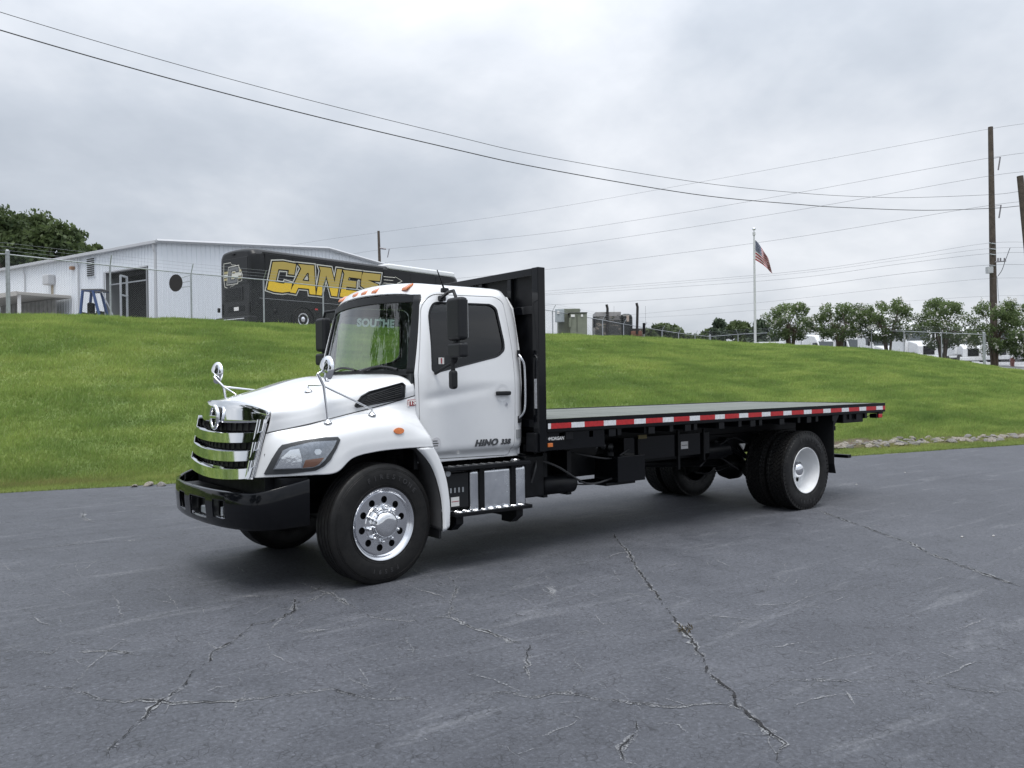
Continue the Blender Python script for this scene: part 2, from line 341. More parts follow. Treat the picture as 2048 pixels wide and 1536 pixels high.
def turf_mat(name, blades):
    m = bpy.data.materials.new(name); m.use_nodes = True; t = m.node_tree; L = t.links.new; b = t.nodes['Principled BSDF']
    g = N(t, 'ShaderNodeNewGeometry')
    def noise(sc, det, vec=None):
        n = N(t, 'ShaderNodeTexNoise'); n.inputs['Scale'].default_value = sc; n.inputs['Detail'].default_value = det; n.inputs['Roughness'].default_value = 0.6
        L(vec if vec else g.outputs['Position'], n.inputs['Vector']); return n
    mpp = N(t, 'ShaderNodeMapping'); mpp.inputs['Rotation'].default_value = (0, 0, R(18)); mpp.inputs['Scale'].default_value = (.22, 1.5, 1.5); L(g.outputs['Position'], mpp.inputs[0])
    a = noise(0.32, 5); c = noise(1.0, 5, mpp.outputs[0])
    mx = N(t, 'ShaderNodeMix', data_type='FLOAT'); mx.inputs[0].default_value = 0.42; L(a.outputs[0], mx.inputs[2]); L(c.outputs[0], mx.inputs[3])
    k = 1.3 if blades else 0.85
    cr = ramp(t, [(0.33, (0.105*k, 0.165*k, 0.045*k)), (0.46, (0.160*k, 0.230*k, 0.060*k)), (0.54, (0.215*k, 0.282*k, 0.078*k)), (0.68, (0.285*k, 0.335*k, 0.10*k))]); L(mx.outputs[0], cr.inputs[0])
    col = cr.outputs[0]
    at_ = N(t, 'ShaderNodeAttribute'); at_.attribute_name = 'dry'
    m1 = N(t, 'ShaderNodeMix', data_type='RGBA'); L(at_.outputs['Fac'], m1.inputs[0]); L(col, m1.inputs[6]); m1.inputs[7].default_value = (0.27, 0.235, 0.10, 1) if blades else (0.10, 0.085, 0.05, 1); col = m1.outputs[2]
    if blades:
        at2 = N(t, 'ShaderNodeAttribute'); at2.attribute_name = 'tint'
        vr = ramp(t, [(0.0, 0.72), (0.5, 1.0), (1.0, 1.35)]); L(at2.outputs['Fac'], vr.inputs[0])
        m2 = N(t, 'ShaderNodeMix', data_type='RGBA', blend_type='MULTIPLY'); m2.inputs[0].default_value = 1; L(col, m2.inputs[6]); L(vr.outputs[0], m2.inputs[7]); col = m2.outputs[2]
        tl = N(t, 'ShaderNodeBsdfTranslucent'); L(col, tl.inputs[0]); mixs = N(t, 'ShaderNodeMixShader'); mixs.inputs[0].default_value = 0.5
        L(b.outputs[0], mixs.inputs[1]); L(tl.outputs[0], mixs.inputs[2]); L(mixs.outputs[0], t.nodes['Material Output'].inputs[0])
    else:
        n2 = noise(26, 4); bp = N(t, 'ShaderNodeBump'); bp.inputs['Strength'].default_value = 0.8; bp.inputs['Distance'].default_value = 0.05; L(n2.outputs[0], bp.inputs['Height']); L(bp.outputs[0], b.inputs['Normal'])
    L(col, b.inputs['Base Color']); b.inputs['Roughness'].default_value = 0.6; b.inputs['Specular IOR Level'].default_value = 0.25
    return m
def dryness(q, x, y):
    # straw coloured belt at the foot of the bank
    w = 0.5+0.5*np.sin(0.8*x+0.5*y)*np.sin(1.7*x-0.9*y+2)
    return np.clip(1-np.abs(q-0.055)/0.045, 0, 1)*(0.10+0.55*w)+0.20*np.clip(1-q/0.2, 0, 1)
me = bpy.data.meshes.new('grass_bank'); nq = len(QS)
fs = [(i*nq+j, (i+1)*nq+j, (i+1)*nq+j+1, i*nq+j+1) for i in range(NT-1) for j in range(nq-1)]
me.from_pydata(GP.reshape(-1, 3).tolist(), [], fs)
at_ = me.attributes.new('dry', 'FLOAT', 'POINT'); at_.data.foreach_set('value', dryness(QQ, GP[..., 0], GP[..., 1]).reshape(-1).astype(np.float32))
hill = finish('grass_bank', me, turf_mat('turf_soil', False), smooth=60); tag(hill, 'grass covered bank rising behind the truck', kind='structure')

# ---- grass blades (one mass)
def blades():
    n = 2300000
    ti = RNG.uniform(0, NT-1.001, n); q = RNG.uniform(0, 1.0, n)**1.1*1.024-0.010
    P = bank(ti, q); D = (P-CAM)@_f; X = (P-CAM)@CR
    px = 1024+CF*X/D
    # even ground density, thinning with distance
    i = np.clip(np.floor(ti).astype(int), 0, NT-2)
    wid = np.linalg.norm(EE[i+1]*(1-q)[:, None]+CC[i+1][:, :2]*q[:, None]-EE[i]*(1-q)[:, None]-CC[i][:, :2]*q[:, None], axis=1)*np.linalg.norm(CC[i][:, :2]-EE[i], axis=1)
    dist = np.linalg.norm(P-CAM, axis=1); dens = wid/np.clip(dist, 10, 60)**1.25
    off = np.clip(np.maximum(-120-px, px-2170)/400, 0, 3)
    front = D > 1
    off = np.where(front, off, 3.0); dens = dens/(1+off)
    keep = (RNG.uniform(0, 1, n) < dens/np.percentile(dens, 80))
    P, q, D = P[keep], q[keep], D[keep]; n = len(P)
    clump = 0.5+0.5*np.sin(3.1*P[:, 0]+1.7*np.sin(2.3*P[:, 1]))*np.sin(2.7*P[:, 1]+1.3*np.sin(1.9*P[:, 0]))
    h = RNG.uniform(0.04, 0.09, n)*(0.8+0.8*clump)*np.clip(0.35+q*7, 0.35, 1.0)
    h *= np.where(RNG.uniform(0, 1, n) > 0.985, 1.9, 1.0)
    w = 0.0045*np.clip(np.linalg.norm(P-CAM, axis=1)/12, 1, 4)*RNG.uniform(0.7, 1.3, n)
    a = RNG.uniform(0, 2*np.pi, n); lean = RNG.normal(0, 0.45, (n, 2))+np.array([0.12, -0.1])
    V = np.empty((n, 3, 3), np.float32)
    sx, sy = np.cos(a)*w, np.sin(a)*w
    V[:, 0] = P+np.stack([sx, sy, -0.01+0*sx], 1); V[:, 1] = P+np.stack([-sx, -sy, -0.01+0*sx], 1)
    V[:, 2] = P+np.stack([lean[:, 0]*h, lean[:, 1]*h, h], 1)
    me = bpy.data.meshes.new('grass'); me.vertices.add(3*n); me.vertices.foreach_set('co', V.reshape(-1))
    me.loops.add(3*n); me.loops.foreach_set('vertex_index', np.arange(3*n, dtype=np.int32))
    me.polygons.add(n); me.polygons.foreach_set('loop_start', np.arange(0, 3*n, 3, dtype=np.int32)); me.update()
    t = np.repeat(np.clip(RNG.normal(0.5, 0.2, n)+0.2*(clump-0.5), 0, 1), 3).astype(np.float32)
    me.attributes.new('tint', 'FLOAT', 'POINT').data.foreach_set('value', t)
    dr = np.repeat(np.clip(dryness(q, P[:, 0], P[:, 1])+np.where(RNG.uniform(0, 1, n) > 0.93, 0.5, 0), 0, 1), 3).astype(np.float32)
    me.attributes.new('dry', 'FLOAT', 'POINT').data.foreach_set('value', dr)
    me.materials.append(turf_mat('grass_blade', True))
    o = bpy.data.objects.new('grass', me); COL.objects.link(o)
    tag(o, 'short green grass growing over the whole bank', 'grass', kind='stuff')
    print('blades', n)
blades()
_j = int(np.searchsorted(QS, 1.025)); YP = GP[:, _j:].copy(); YP[..., 2] += .06
MB().grid([[tuple(p) for p in r] for r in YP]).build('plateau_yard', mat('worn_asphalt', (0.27, 0.272, 0.278), 0.85, var=0.3, vscale=0.5), None, smooth=60)['kind'] = 'structure'
bpy.data.objects['plateau_yard']['label'] = 'worn asphalt yard behind the crest of the bank'
# pale concrete lot on the plateau beyond the right end of the bank
CONC = mat('pale_concrete', (0.36, 0.36, 0.37), 0.8, var=0.2, vscale=0.6)
_l = [at(1940, 730, 49.5), at(1990, 734, 48.6), at(2060, 742, 47.2), at(2300, 762, 46), at(2300, 724, 70), at(2060, 723.5, 70), at(1990, 724, 70), at(1700, 728, 70), at(1700, 738, 130), at(2300, 733, 130)]
MB().add([tuple(p) for p in _l], [(0, 1, 6, 7), (1, 2, 5, 6), (2, 3, 4, 5), (7, 6, 5, 4, 9, 8)]).build('concrete_yard', CONC)['kind'] = 'structure'
bpy.data.objects['concrete_yard']['label'] = 'pale concrete yard beyond the fence corner'

# ---- cracks of the lot
def ragged_mat(name, col, lo, hi, sc):
    m = mat(name, col, 0.85); t = m.node_tree; L = t.links.new; b = t.nodes['Principled BSDF']
    g = N(t, 'ShaderNodeTexCoord'); n = N(t, 'ShaderNodeTexNoise'); n.inputs['Scale'].default_value = sc; n.inputs['Detail'].default_value = 5; n.inputs['Roughness'].default_value = 0.7; L(g.outputs['Object'], n.inputs['Vector'])
    n0 = N(t, 'ShaderNodeTexNoise'); n0.inputs['Scale'].default_value = 2.3; n0.inputs['Detail'].default_value = 2; L(g.outputs['Object'], n0.inputs['Vector'])
    ad = N(t, 'ShaderNodeMath', operation='MULTIPLY_ADD'); L(n0.outputs[0], ad.inputs[0]); ad.inputs[1].default_value = 0.55; ad.inputs[2].default_value = -0.275
    sm = N(t, 'ShaderNodeMath', operation='ADD'); L(n.outputs[0], sm.inputs[0]); L(ad.outputs[0], sm.inputs[1])
    r = ramp(t, [(lo, 0), (hi, 1)]); L(sm.outputs[0], r.inputs[0]); L(r.outputs[0], b.inputs['Alpha']); return m
PALE = ragged_mat('crumbled_edge', (0.23, 0.235, 0.245), 0.52, 0.58, 110)
CORE = ragged_mat('crack_shadow', (0.008, 0.008, 0.009), 0.44, 0.50, 16)
TAR = mat('fresh_tar', (0.006, 0.006, 0.007), 0.35)
def crack(pts, half, pale=0.045, core=0.006, tar=False, hair=False):
    ox = 1024 if half else 0
    P = [ground(ox+a/2, 1000+b/2)[:2] for a, b in pts]; Q = []
    for i in range(len(P)-1):
        L = np.linalg.norm(P[i+1]-P[i]); k = max(2, int(L/0.045))
        d = (P[i+1]-P[i])/L; nn = np.array([-d[1], d[0]])
        for j in range(k):
            s = j/k; amp = 0.014*min(1, 4*s*(1-s)+0.3); Q.append(P[i]+(P[i+1]-P[i])*s+nn*RNG.normal(0, amp*0.55))
    Q.append(P[-1]); Q = np.array(Q); n = len(Q)
    T = np.gradient(Q, axis=0); T /= np.linalg.norm(T, axis=1)[:, None]+1e-9; NN = np.stack([-T[:, 1], T[:, 0]], 1)
    def strip(w, z, name, m, parent):
        w = w*0.42 if name != 'crack_gap' else w*0.45
        ww = w*np.clip(RNG.lognormal(0, 0.25 if hair else 0.45, n), 0.3, 2.2); end = np.clip(np.minimum(np.arange(n), np.arange(n)[::-1])/6, 0.12, 1); ww = ww*end
        L_ = np.column_stack([Q+NN*ww[:, None], np.full(n, z)]); R_ = np.column_stack([Q-NN*ww[:, None], np.full(n, z)])
        return MB().grid([list(map(tuple, L_)), list(map(tuple, R_))]).build(name, m, parent)
    if tar: return strip(core, 0.0105, 'tar_patch', TAR, lot)
    c = strip(pale, 0.0045, 'crack', PALE, lot)
    if core: strip(core, 0.0085, 'crack_gap', CORE, c)
    return c
crack([(425,1072),(440,1030),(450,985),(490,955),(520,920),(580,875),(605,835),(640,808),(680,790),(745,735),(765,700),(830,655),(850,610),(930,570),(985,525),(1010,500),(1090,485),(1165,455),(1180,430),(1175,395),(1240,375),(1310,340)], 0, 0.04, 0.008)
crack([(90,735),(200,752),(270,755),(390,798),(500,812),(560,800),(640,806),(690,818),(780,812),(920,808),(1110,785),(1200,772),(1330,758),(1400,778),(1470,795),(1550,800),(1650,792),(1850,780),(2048,774),(2128,795),(2213,775),(2268,773),(2378,795),(2528,815),(2688,830),(2808,818),(2938,818)], 0, 0.035, 0.006)
crack([(400,130),(430,175),(470,215),(490,265),(525,310),(555,350),(580,380),(610,430),(650,475),(685,525),(720,555),(735,600),(770,640),(775,690),(830,735),(890,775),(890,815),(940,855),(985,890),(1030,930),(1100,980),(1060,1020),(1085,1072)], 1, 0.045, 0.012)
crack([(1030,930),(1028,975),(1060,1020)], 1, 0.05, 0.006)
crack([(890,778),(970,770),(1020,755),(1070,727),(1200,722),(1400,725),(1620,728),(1740,745),(1850,765),(1960,770),(2048,755)], 1, 0.03, 0.006)
crack([(1230,45),(1400,105),(1520,150),(1590,170),(1660,210),(1780,258),(1870,290),(1975,328),(2048,350)], 1, 0.05, 0.012)
crack([(1400,105),(1470,103),(1530,102)], 1, 0.03, 0.009); crack([(1430,258),(1600,259),(1780,258)], 1, 0.025, 0.007)
crack([(0,605),(100,610),(220,615),(340,608),(450,605),(520,615),(690,635)], 0, 0.04, 0.006)
crack([(1790,300),(1830,350),(1810,400),(1800,470)], 0, 0.05, 0.004); crack([(1720,470),(1810,472),(1880,510),(1980,540),(2048,570),(2118,585),(2108,640),(2118,720)], 0, 0.045, 0.007)
crack([(490,865),(500,930),(460,975),(430,1010),(445,1045),(500,1060)], 1, 0.05, 0.009)
crack([(230,695),(275,730),(235,770)], 1, 0.05, 0.006); crack([(140,300),(165,380),(180,430),(195,500)], 1, 0.06, 0)
crack([(540,550),(640,545),(700,545),(720,575),(800,575)], 0, 0.05, 0.004); crack([(1000,540),(1180,535),(1310,520),(1360,510)], 0, 0.055, 0)
crack([(0,212),(150,192),(400,170),(600,160),(690,140)], 0, 0.06, 0.010); crack([(1440,715),(1450,745),(1475,765)], 0, 0.04, 0.005)
crack([(930,385),(1080,388),(1175,395)], 0, 0.05, 0.004); crack([(1120,440),(1200,425),(1310,370),(1480,470),(1640,488),(1720,470)], 0, 0.045, 0.004)
crack([(340,35),(330,70),(380,95)], 0, 0.07, 0.006)
crack([(1080,428),(1180,426),(1390,445)], 1, 0.05, 0.0); crack([(580,418),(520,415),(420,440)], 1, 0.03, 0.003); crack([(700,455),(850,470),(980,480)], 1, 0.03, 0.0)
crack([(255,760),(262,790)], 0, 0.03, 0.004); crack([(20,1020),(80,1000),(190,985)], 1, 0.03, 0.0); 
crack([(520,20),(560,25),(700,15)], 0, 0.05, 0.0)
crack([(1160,490),(1180,430)], 0, 0.04, 0.004); crack([(470,700),(540,690)], 0, 0.02, 0.0); crack([(1090,545),(1030,540)], 0, 0.05, 0.0)
# hairline crazing of the sealcoat
for (cx, cy, sp, n) in ((620, 330, 260, 9), (1150, 420, 420, 16), (1500, 560, 380, 10), (300, 300, 260, 9), (1950, 330, 330, 9), (2350, 420, 330, 10), (2750, 300, 420, 10), (3300, 420, 480, 12), (700, 640, 400, 8), (3500, 640, 420, 8), (2600, 820, 420, 7), (1750, 880, 380, 5), (120, 80, 160, 6)):
    for _ in range(int(n*2.2)):
        a = np.array([cx+random.uniform(-sp, sp), cy+random.uniform(-.35, .35)*sp]); pts = [tuple(a)]
        dr = np.array([random.choice((-1, 1))*random.uniform(.5, 1), random.uniform(-.35, .35)])
        for _k in range(random.randint(2, 5)):
            dr = dr+np.array([random.uniform(-.25, .25), random.uniform(-.3, .3)]); a = a+dr*random.uniform(25, 60)*max(.35, (a[1]+150)/500); a[1] = max(a[1], 20); pts.append(tuple(a))
        crack(pts, 0, random.uniform(.009, .018), 0.0, hair=True)
crack([(430,1035),(440,1000),(460,975),(488,955)], 0, core=0.020, tar=True); crack([(530,803),(580,798),(625,800),(650,808)], 0, core=0.010, tar=True); crack([(822,803),(860,797),(905,806)], 0, core=0.011, tar=True)
crack([(755,712),(768,718)], 0, core=0.02, tar=True); crack([(930,568),(965,545),(985,524)], 0, core=0.010, tar=True); crack([(162,776),(215,773),(232,776)], 1, core=0.010, tar=True)

# ---- stones of the drain along the foot of the bank
ROCK = mat('limestone', (0.34, 0.31, 0.265), 0.9, col2=(0.11, 0.095, 0.08), vscale=5, bump=0.6, bscale=18)
ROCK2 = mat('grey_stone', (0.26, 0.25, 0.235), 0.9, col2=(0.09, 0.082, 0.075), vscale=6, bump=0.6, bscale=18)
def rock_mesh(seed, m):
    rr = random.Random(seed); bm = bmesh.new(); bmesh.ops.create_icosphere(bm, subdivisions=2, radius=1)
    pl = [(Vector((rr.uniform(-1, 1), rr.uniform(-1, 1), rr.uniform(-0.6, 1))).normalized(), rr.uniform(0.55, 0.9)) for _ in range(9)]
    for v in bm.verts:
        for nrm, d in pl:
            e = v.co.dot(nrm)-d
            if e > 0: v.co -= nrm*e
        v.co *= 1+rr.uniform(-0.04, 0.04); v.co.z *= 0.62
    me = bpy.data.meshes.new('drain_stone'); bm.to_mesh(me); bm.free(); me.materials.append(m); return me
RM = [rock_mesh(s, ROCK if s % 2 else ROCK2) for s in range(8)]
def stone(px, py, r, label, group):
    p = ground(px, py, 0.06); o = bpy.data.objects.new('drain_stone', random.choice(RM)); COL.objects.link(o)
    o.location = (p[0], p[1], bank_z(p[0], p[1])+r*0.25+.03); o.rotation_euler = (random.uniform(-.4, .4), random.uniform(-.4, .4), random.uniform(0, 6.28)); o.scale = (r*random.uniform(.8, 1.5), r*random.uniform(.7, 1.1), r*random.uniform(.6, 1.0))
    tag(o, label, 'rock', group)
SOIL = mat('drain_soil', (0.085, 0.06, 0.042), 0.95, var=0.4, vscale=8, bump=0.7, bscale=14)
_a = [ground(x_, 896-(x_-1667)*.0472, .05) for x_ in range(1620, 2100, 20)]; _b = [ground(x_, 885-(x_-1667)*.0472, .05) for x_ in range(1620, 2100, 20)]
soil = MB().grid([[(p[0], p[1], bank_z(p[0], p[1])+.02) for p in _a], [(p[0], p[1], bank_z(p[0], p[1])+.02) for p in _b]]).build('drain_bed', SOIL, hill, smooth=60)
x = 1640
while x < 2075:
    yb = 893-(x-1667)*0.0472
    for k in range(random.choice((2, 2, 3))):
        stone(x+random.uniform(-5, 5), yb+random.uniform(-5.5, 4), random.uniform(0.065, 0.13), 'pale rough stone heaped in the drain along the right foot of the bank', 'stones heaped in the drain')
    x += random.uniform(6, 10)
for (x, y, r) in [(268, 967, .07), (296, 965, .10), (322, 965, .09)]:
    stone(x, y, r, 'half buried pale stone at the lot edge left of the truck bumper', 'stones at the lot edge')

# ================================================================== FLATBED TRUCK (x rearward, driver side at -y)
T = thing('flatbed_truck', 'white day cab flatbed truck with black flat deck and red and white edge tape', 'truck')
WBX, TZ = 6.22, 0.51
def mir(P, s): return [(p[0], p[1]*s, p[2]) for p in P]
# ---- hood
HC = [[(-.985,0,1.578),(-.955,.4,1.560),(-.90,.72,1.530),(-.865,.845,1.495),(-.87,.85,1.41),(-.895,.838,1.318)],
      [(-.62,0,1.668),(-.61,.4,1.645),(-.59,.72,1.598),(-.57,.865,1.535),(-.57,.905,1.455),(-.57,.912,1.378)],
      [(-.22,0,1.778),(-.21,.42,1.757),(-.20,.74,1.71),(-.19,.905,1.63),(-.19,.95,1.54),(-.19,.953,1.458)],
      [(.10,0,1.803),(.11,.45,1.798),(.13,.78,1.765),(.15,.94,1.69),(.15,.98,1.60),(.15,.982,1.532)],
      [(.295,0,1.808),(.315,.5,1.806),(.36,.82,1.785),(.415,.965,1.72),(.425,.995,1.66),(.425,.997,1.60)]]
HG = surf(HC, 14, 10)
full = [[(p[0], -p[1], p[2]) for p in row[::-1]]+[tuple(p) for p in row[1:]] for row in HG]
hood = MB().grid(full).build('hood', WHITE, T, smooth=50, solid=0.012)
# ---- fenders (with the wheel arch)
FC = [[(-.90,.836,1.312),(-.925,.828,1.22),(-.95,.815,1.12),(-.975,.803,1.03),(-.995,.795,.955)],
      [(-.78,.875,1.337),(-.79,.925,1.275),(-.82,.945,1.17),(-.84,.938,1.06),(-.855,.92,.962)],
      [(-.57,.913,1.373),(-.58,.985,1.335),(-.59,1.07,1.24),(-.60,1.09,1.10),(-.61,1.085,.972)],
      [(-.40,.932,1.413),(-.40,1.02,1.39),(-.40,1.125,1.29),(-.41,1.15,1.14),(-.43,1.152,.985)],
      [(-.26,.946,1.443),(-.26,1.04,1.415),(-.26,1.14,1.32),(-.27,1.165,1.2),(-.283,1.165,1.095)],
      [(-.05,.962,1.487),(-.05,1.04,1.455),(-.05,1.145,1.35),(-.06,1.17,1.23),(-.07,1.17,1.135)],
      [(.2,.985,1.545),(.2,1.03,1.47),(.2,1.14,1.36),(.2,1.17,1.24),(.2,1.17,1.147)],
      [(.425,.999,1.597),(.435,1.015,1.43),(.46,1.10,1.31),(.49,1.15,1.23),(.515,1.16,1.145)]]
FG = surf(FC, 14, 14)
class Pick:
    def __init__(s, G, sgn):
        s.P = np.array([[(p[0], p[1]*sgn, p[2]) for p in r] for r in G]); a, b, _ = s.P.shape
        du = np.gradient(s.P, axis=0); dv = np.gradient(s.P, axis=1); n = np.cross(du, dv); n /= np.linalg.norm(n, axis=-1, keepdims=True)+1e-9
        out = s.P-np.array([0, 0, 1.0]); out[..., 2] *= .5; sg = np.sign((n*out).sum(-1, keepdims=True)); s.n = n*sg
        d = s.P-CAM; D = d@_f; s.px = np.stack([1024+CF*(d@CR)/D, 768-CF*(d@CU)/D], -1)
    def __call__(s, q, lift=0.0):
        d = ((s.px-np.array(q))**2).sum(-1).reshape(-1); k = np.argsort(d)[:6]; w = 1/(d[k]+0.3); w /= w.sum()
        P = (s.P.reshape(-1, 3)[k]*w[:, None]).sum(0); n = (s.n.reshape(-1, 3)[k]*w[:, None]).sum(0); n /= np.linalg.norm(n)
        return P+n*lift
FP = Pick(surf(FC, 40, 36), -1); HP = Pick(surf(HC, 40, 30), -1)
def dense(poly, k=6):
    out = []
    for i in range(len(poly)):
        a, b = np.array(poly[i], float), np.array(poly[(i+1) % len(poly)], float)
        out += [tuple(a+(b-a)*j/k) for j in range(k)]
    return out
def skin_patch(pick, poly, lift, rings=5, edge=0.0, k=6):
    # thin shell lying on a body panel: rings from the outline to the centre
    P = dense(poly, k); c = np.mean(P, axis=0); rows = []
    if edge: rows.append([pick(q, lift-edge) for q in P])
    for i in range(rings+1):
        s = 1-i/rings*0.999; rows.append([pick(c+(np.array(q)-c)*s, lift) for q in P])
    n = len(P); vs = [p for r in rows for p in r]; fs = [(i*n+j, i*n+(j+1) % n, (i+1)*n+(j+1) % n, (i+1)*n+j) for i in range(len(rows)-1) for j in range(n)]
    return vs, fs
def on_both(name, vf, m, parents, smooth=40, **kw):
    out = []
    for s, p in zip((1, -1), parents):
        mb = MB().add([(v[0], v[1]*s, v[2]) for v in vf[0]], vf[1]); out.append(mb.build(name, m, p, smooth=smooth, **kw))
    return out
zl = lambda pts: [(520+a/5.389, 840+b/5.389) for a, b in pts]
fenders = []
for s in (-1, 1):
    f = MB().grid([mir(r, s) for r in FG]).build('fender', WHITE, T, smooth=50, solid=0.014 if s > 0 else 0.014); fenders.append(f)
# headlights
BEZ = mat('headlight_bezel', (0.035, 0.038, 0.042), 0.3, coat=0.4); HLG = mat('headlight_grey', (0.42, 0.43, 0.46), 0.22, 0.9, var=0.25, vscale=45)
HLW = mat('reflector_bright', (0.93, 0.93, 0.95), 0.12, 1.0, bump=0.15, bscale=40)
LENS = glass('clear_lens', (0.93, 0.95, 0.96), 1.45)
hl = on_both('headlight', skin_patch(FP, zl([(45,580),(130,420),(200,310),(240,270),(450,225),(700,190),(840,185),(865,215),(830,300),(760,430),(690,500),(600,545),(300,580),(60,588)]), .008, 6, .01), BEZ, (T, T))
on_both('lamp_back', skin_patch(FP, zl([(150,530),(250,330),(330,295),(560,240),(825,222),(790,300),(700,430),(640,490),(560,515)]), .011, 5), HLG, hl)
on_both('main_reflector', skin_patch(FP, zl([(165,522),(240,400),(330,325),(425,312),(442,370),(455,420),(448,512)]), .014, 5), HLW, hl)
on_both('turn_signal', skin_patch(FP, zl([(492,432),(692,405),(640,470),(590,500),(462,515)]), .014, 4), mat('amber_reflector', (0.50, 0.22, 0.13), 0.25, 0.3), hl)
on_both('high_beam', skin_patch(FP, zl([(585,345),(600,318),(640,312),(665,335),(650,370),(605,375)]), .015, 3), HLW, hl)
on_both('headlight_lens', skin_patch(FP, zl([(150,532),(248,328),(330,290),(560,236),(830,218),(793,300),(703,432),(640,493),(560,518)]), .022, 5, .008), LENS, hl)
on_both('marker_lamp', skin_patch(FP, [(797+10*math.cos(a), 862+6.2*math.sin(a)) for a in np.linspace(0, 6.283, 15)[:-1]], .012, 4, .012, 2), AMBER, (T, T))
# hood vents
vent_poly = [(709,812),(722,794),(738,785),(804,768),(809,772),(807,794),(803,797),(713,814)]
vents = on_both('hood_vent', skin_patch(HP, vent_poly, .004, 5, .006), BLKP, (T, T))
for i in range(6):
    a = np.array(vent_poly[1])*(1-i/6)+np.array((713, 813))*i/6+np.array((10, 0)); b = np.array((804, 771))*(1-i/6)+np.array((804, 795))*i/6
    P = [HP(a+(b-a)*t, .012) for t in np.linspace(0.02, 0.97, 12)]
    for s, v in zip((1, -1), vents): MB().tube(mir(P, s), .005, 6).build('vent_slat', BLKP, v, smooth=60)
P = [HP(q, .012) for q in dense(vent_poly, 5)]
for s, v in zip((1, -1), vents): MB().tube(mir(P+[P[0]], s), .008, 6).build('vent_frame', BLKP, v, smooth=60)
for tt in (.3, .55, .8):
    a = np.array((720, 800))*(1-tt)+np.array((806, 770))*tt; b = np.array((722, 811))*(1-tt)+np.array((806, 795))*tt
    for s, v in zip((1, -1), vents): MB().tube(mir([HP(a+(b-a)*t, .012) for t in np.linspace(0, 1, 5)], s), .004, 6).build('vent_bar', BLKP, v, smooth=60)
# seams of the hood side
for s in (1, -1): MB().tube(mir([(p[0], -p[1]*1.0006, p[2]+.001) for p in [r[-1] for r in HG]], s), .0042, 6).build('hood_seam', SEAM, T)
# ---- white wheel arch trim behind the front wheel, liner and splash flap
FI = [(.34,1.140),(.45,1.029),(.526,.898),(.582,.714),(.604,.543),(.606,.374)]; FO = [(.515,1.138),(.582,1.02),(.648,.835),(.68,.619),(.68,.50),(.675,.408)]
for s in (-1, 1):
    a = cr_spline([(p[0], 0, p[1]) for p in FI], 6); b = cr_spline([(p[0], 0, p[1]) for p in FO], 6)
    rows = [[(p[0], s*1.15, p[2]) for p in a], [((p[0]*.6+q[0]*.4), s*1.162, p[2]*.6+q[2]*.4) for p, q in zip(a, b)], [(q[0], s*1.148, q[2]) for q in b], [(q[0]+.006, s*1.06, q[2]) for q in b]]
    MB().grid(rows).build('arch_trim', WHITE, T, smooth=40, solid=-.006)
    arch = cr_spline([(-.433,0,.985),(-.37,0,1.047),(-.283,0,1.095),(-.155,0,1.125),(.07,0,1.145),(.33,0,1.143)]+[(p[0], 0, p[1]) for p in FI[1:]], 5)
    LN = mat('wheel_liner', (0.05, 0.05, 0.052), 0.8, var=0.3)
    MB().grid([[(p[0], s*1.14, p[2]+.006) for p in arch], [(p[0]*.97+.01, s*.95, p[2]+.02) for p in arch], [(p[0]*.95+.02, s*.55, p[2]+.02) for p in arch]]).build('wheel_liner', LN, T, smooth=60, solid=.008)
    MB().box((.60, s*.80, .30), (.625, s*1.10, .46)).build('splash_flap', BLKP, T, bevel=.004)
MB().box((.385, -1.03, .94), (.425, -.85, 1.20)).build('cab_corner_shield', BLKM, T); MB().box((.385, .85, .94), (.425, 1.03, 1.20)).build('cab_corner_shield', BLKM, T)
# ---- grille
GB = mat('grille_black', (0.008, 0.008, 0.009), 0.6)
gr = part_empty('grille', T, (-1.0, 0, 1.2))
def gx(y, z):           # plan curve of the grille face
    e = (z-.955)/(1.50-.955); half = .80+.05*e; x0 = -1.064+.055*e; xe = -.998+.125*e
    return x0+(xe-x0)*abs(y/half)**2.1, half
def gstrip(z0, z1, name, m, parent, lift=0.0, dep=0.05, lip=0.0, n=40, wid=1.0, wid1=None):
    rows = [[], [], [], [], []]
    for k in range(n+1):
        t = -1+2*k/n
        for r, (z, dx) in enumerate(((z1, dep), (z1, -lift*.25), (z1-(z1-z0)*.18, -lift-lip), (z0, -lift-lip*1.25), (z0-.004, dep))):
            x, h = gx(0, z); y = t*(h-.004)*(wid if r > 2 or wid1 is None else wid1); x, _ = gx(y, z); sag = (.05-.028*min(1, max(0, (z-.955)/.45)))*(1-t*t)
            rows[r].append((x+dx, y, z-sag))
    return MB().grid(rows).build(name, m, parent, smooth=35)
gstrip(.955, 1.50, 'grille_backing', GB, gr, lift=-.055, dep=.10, wid=.985)
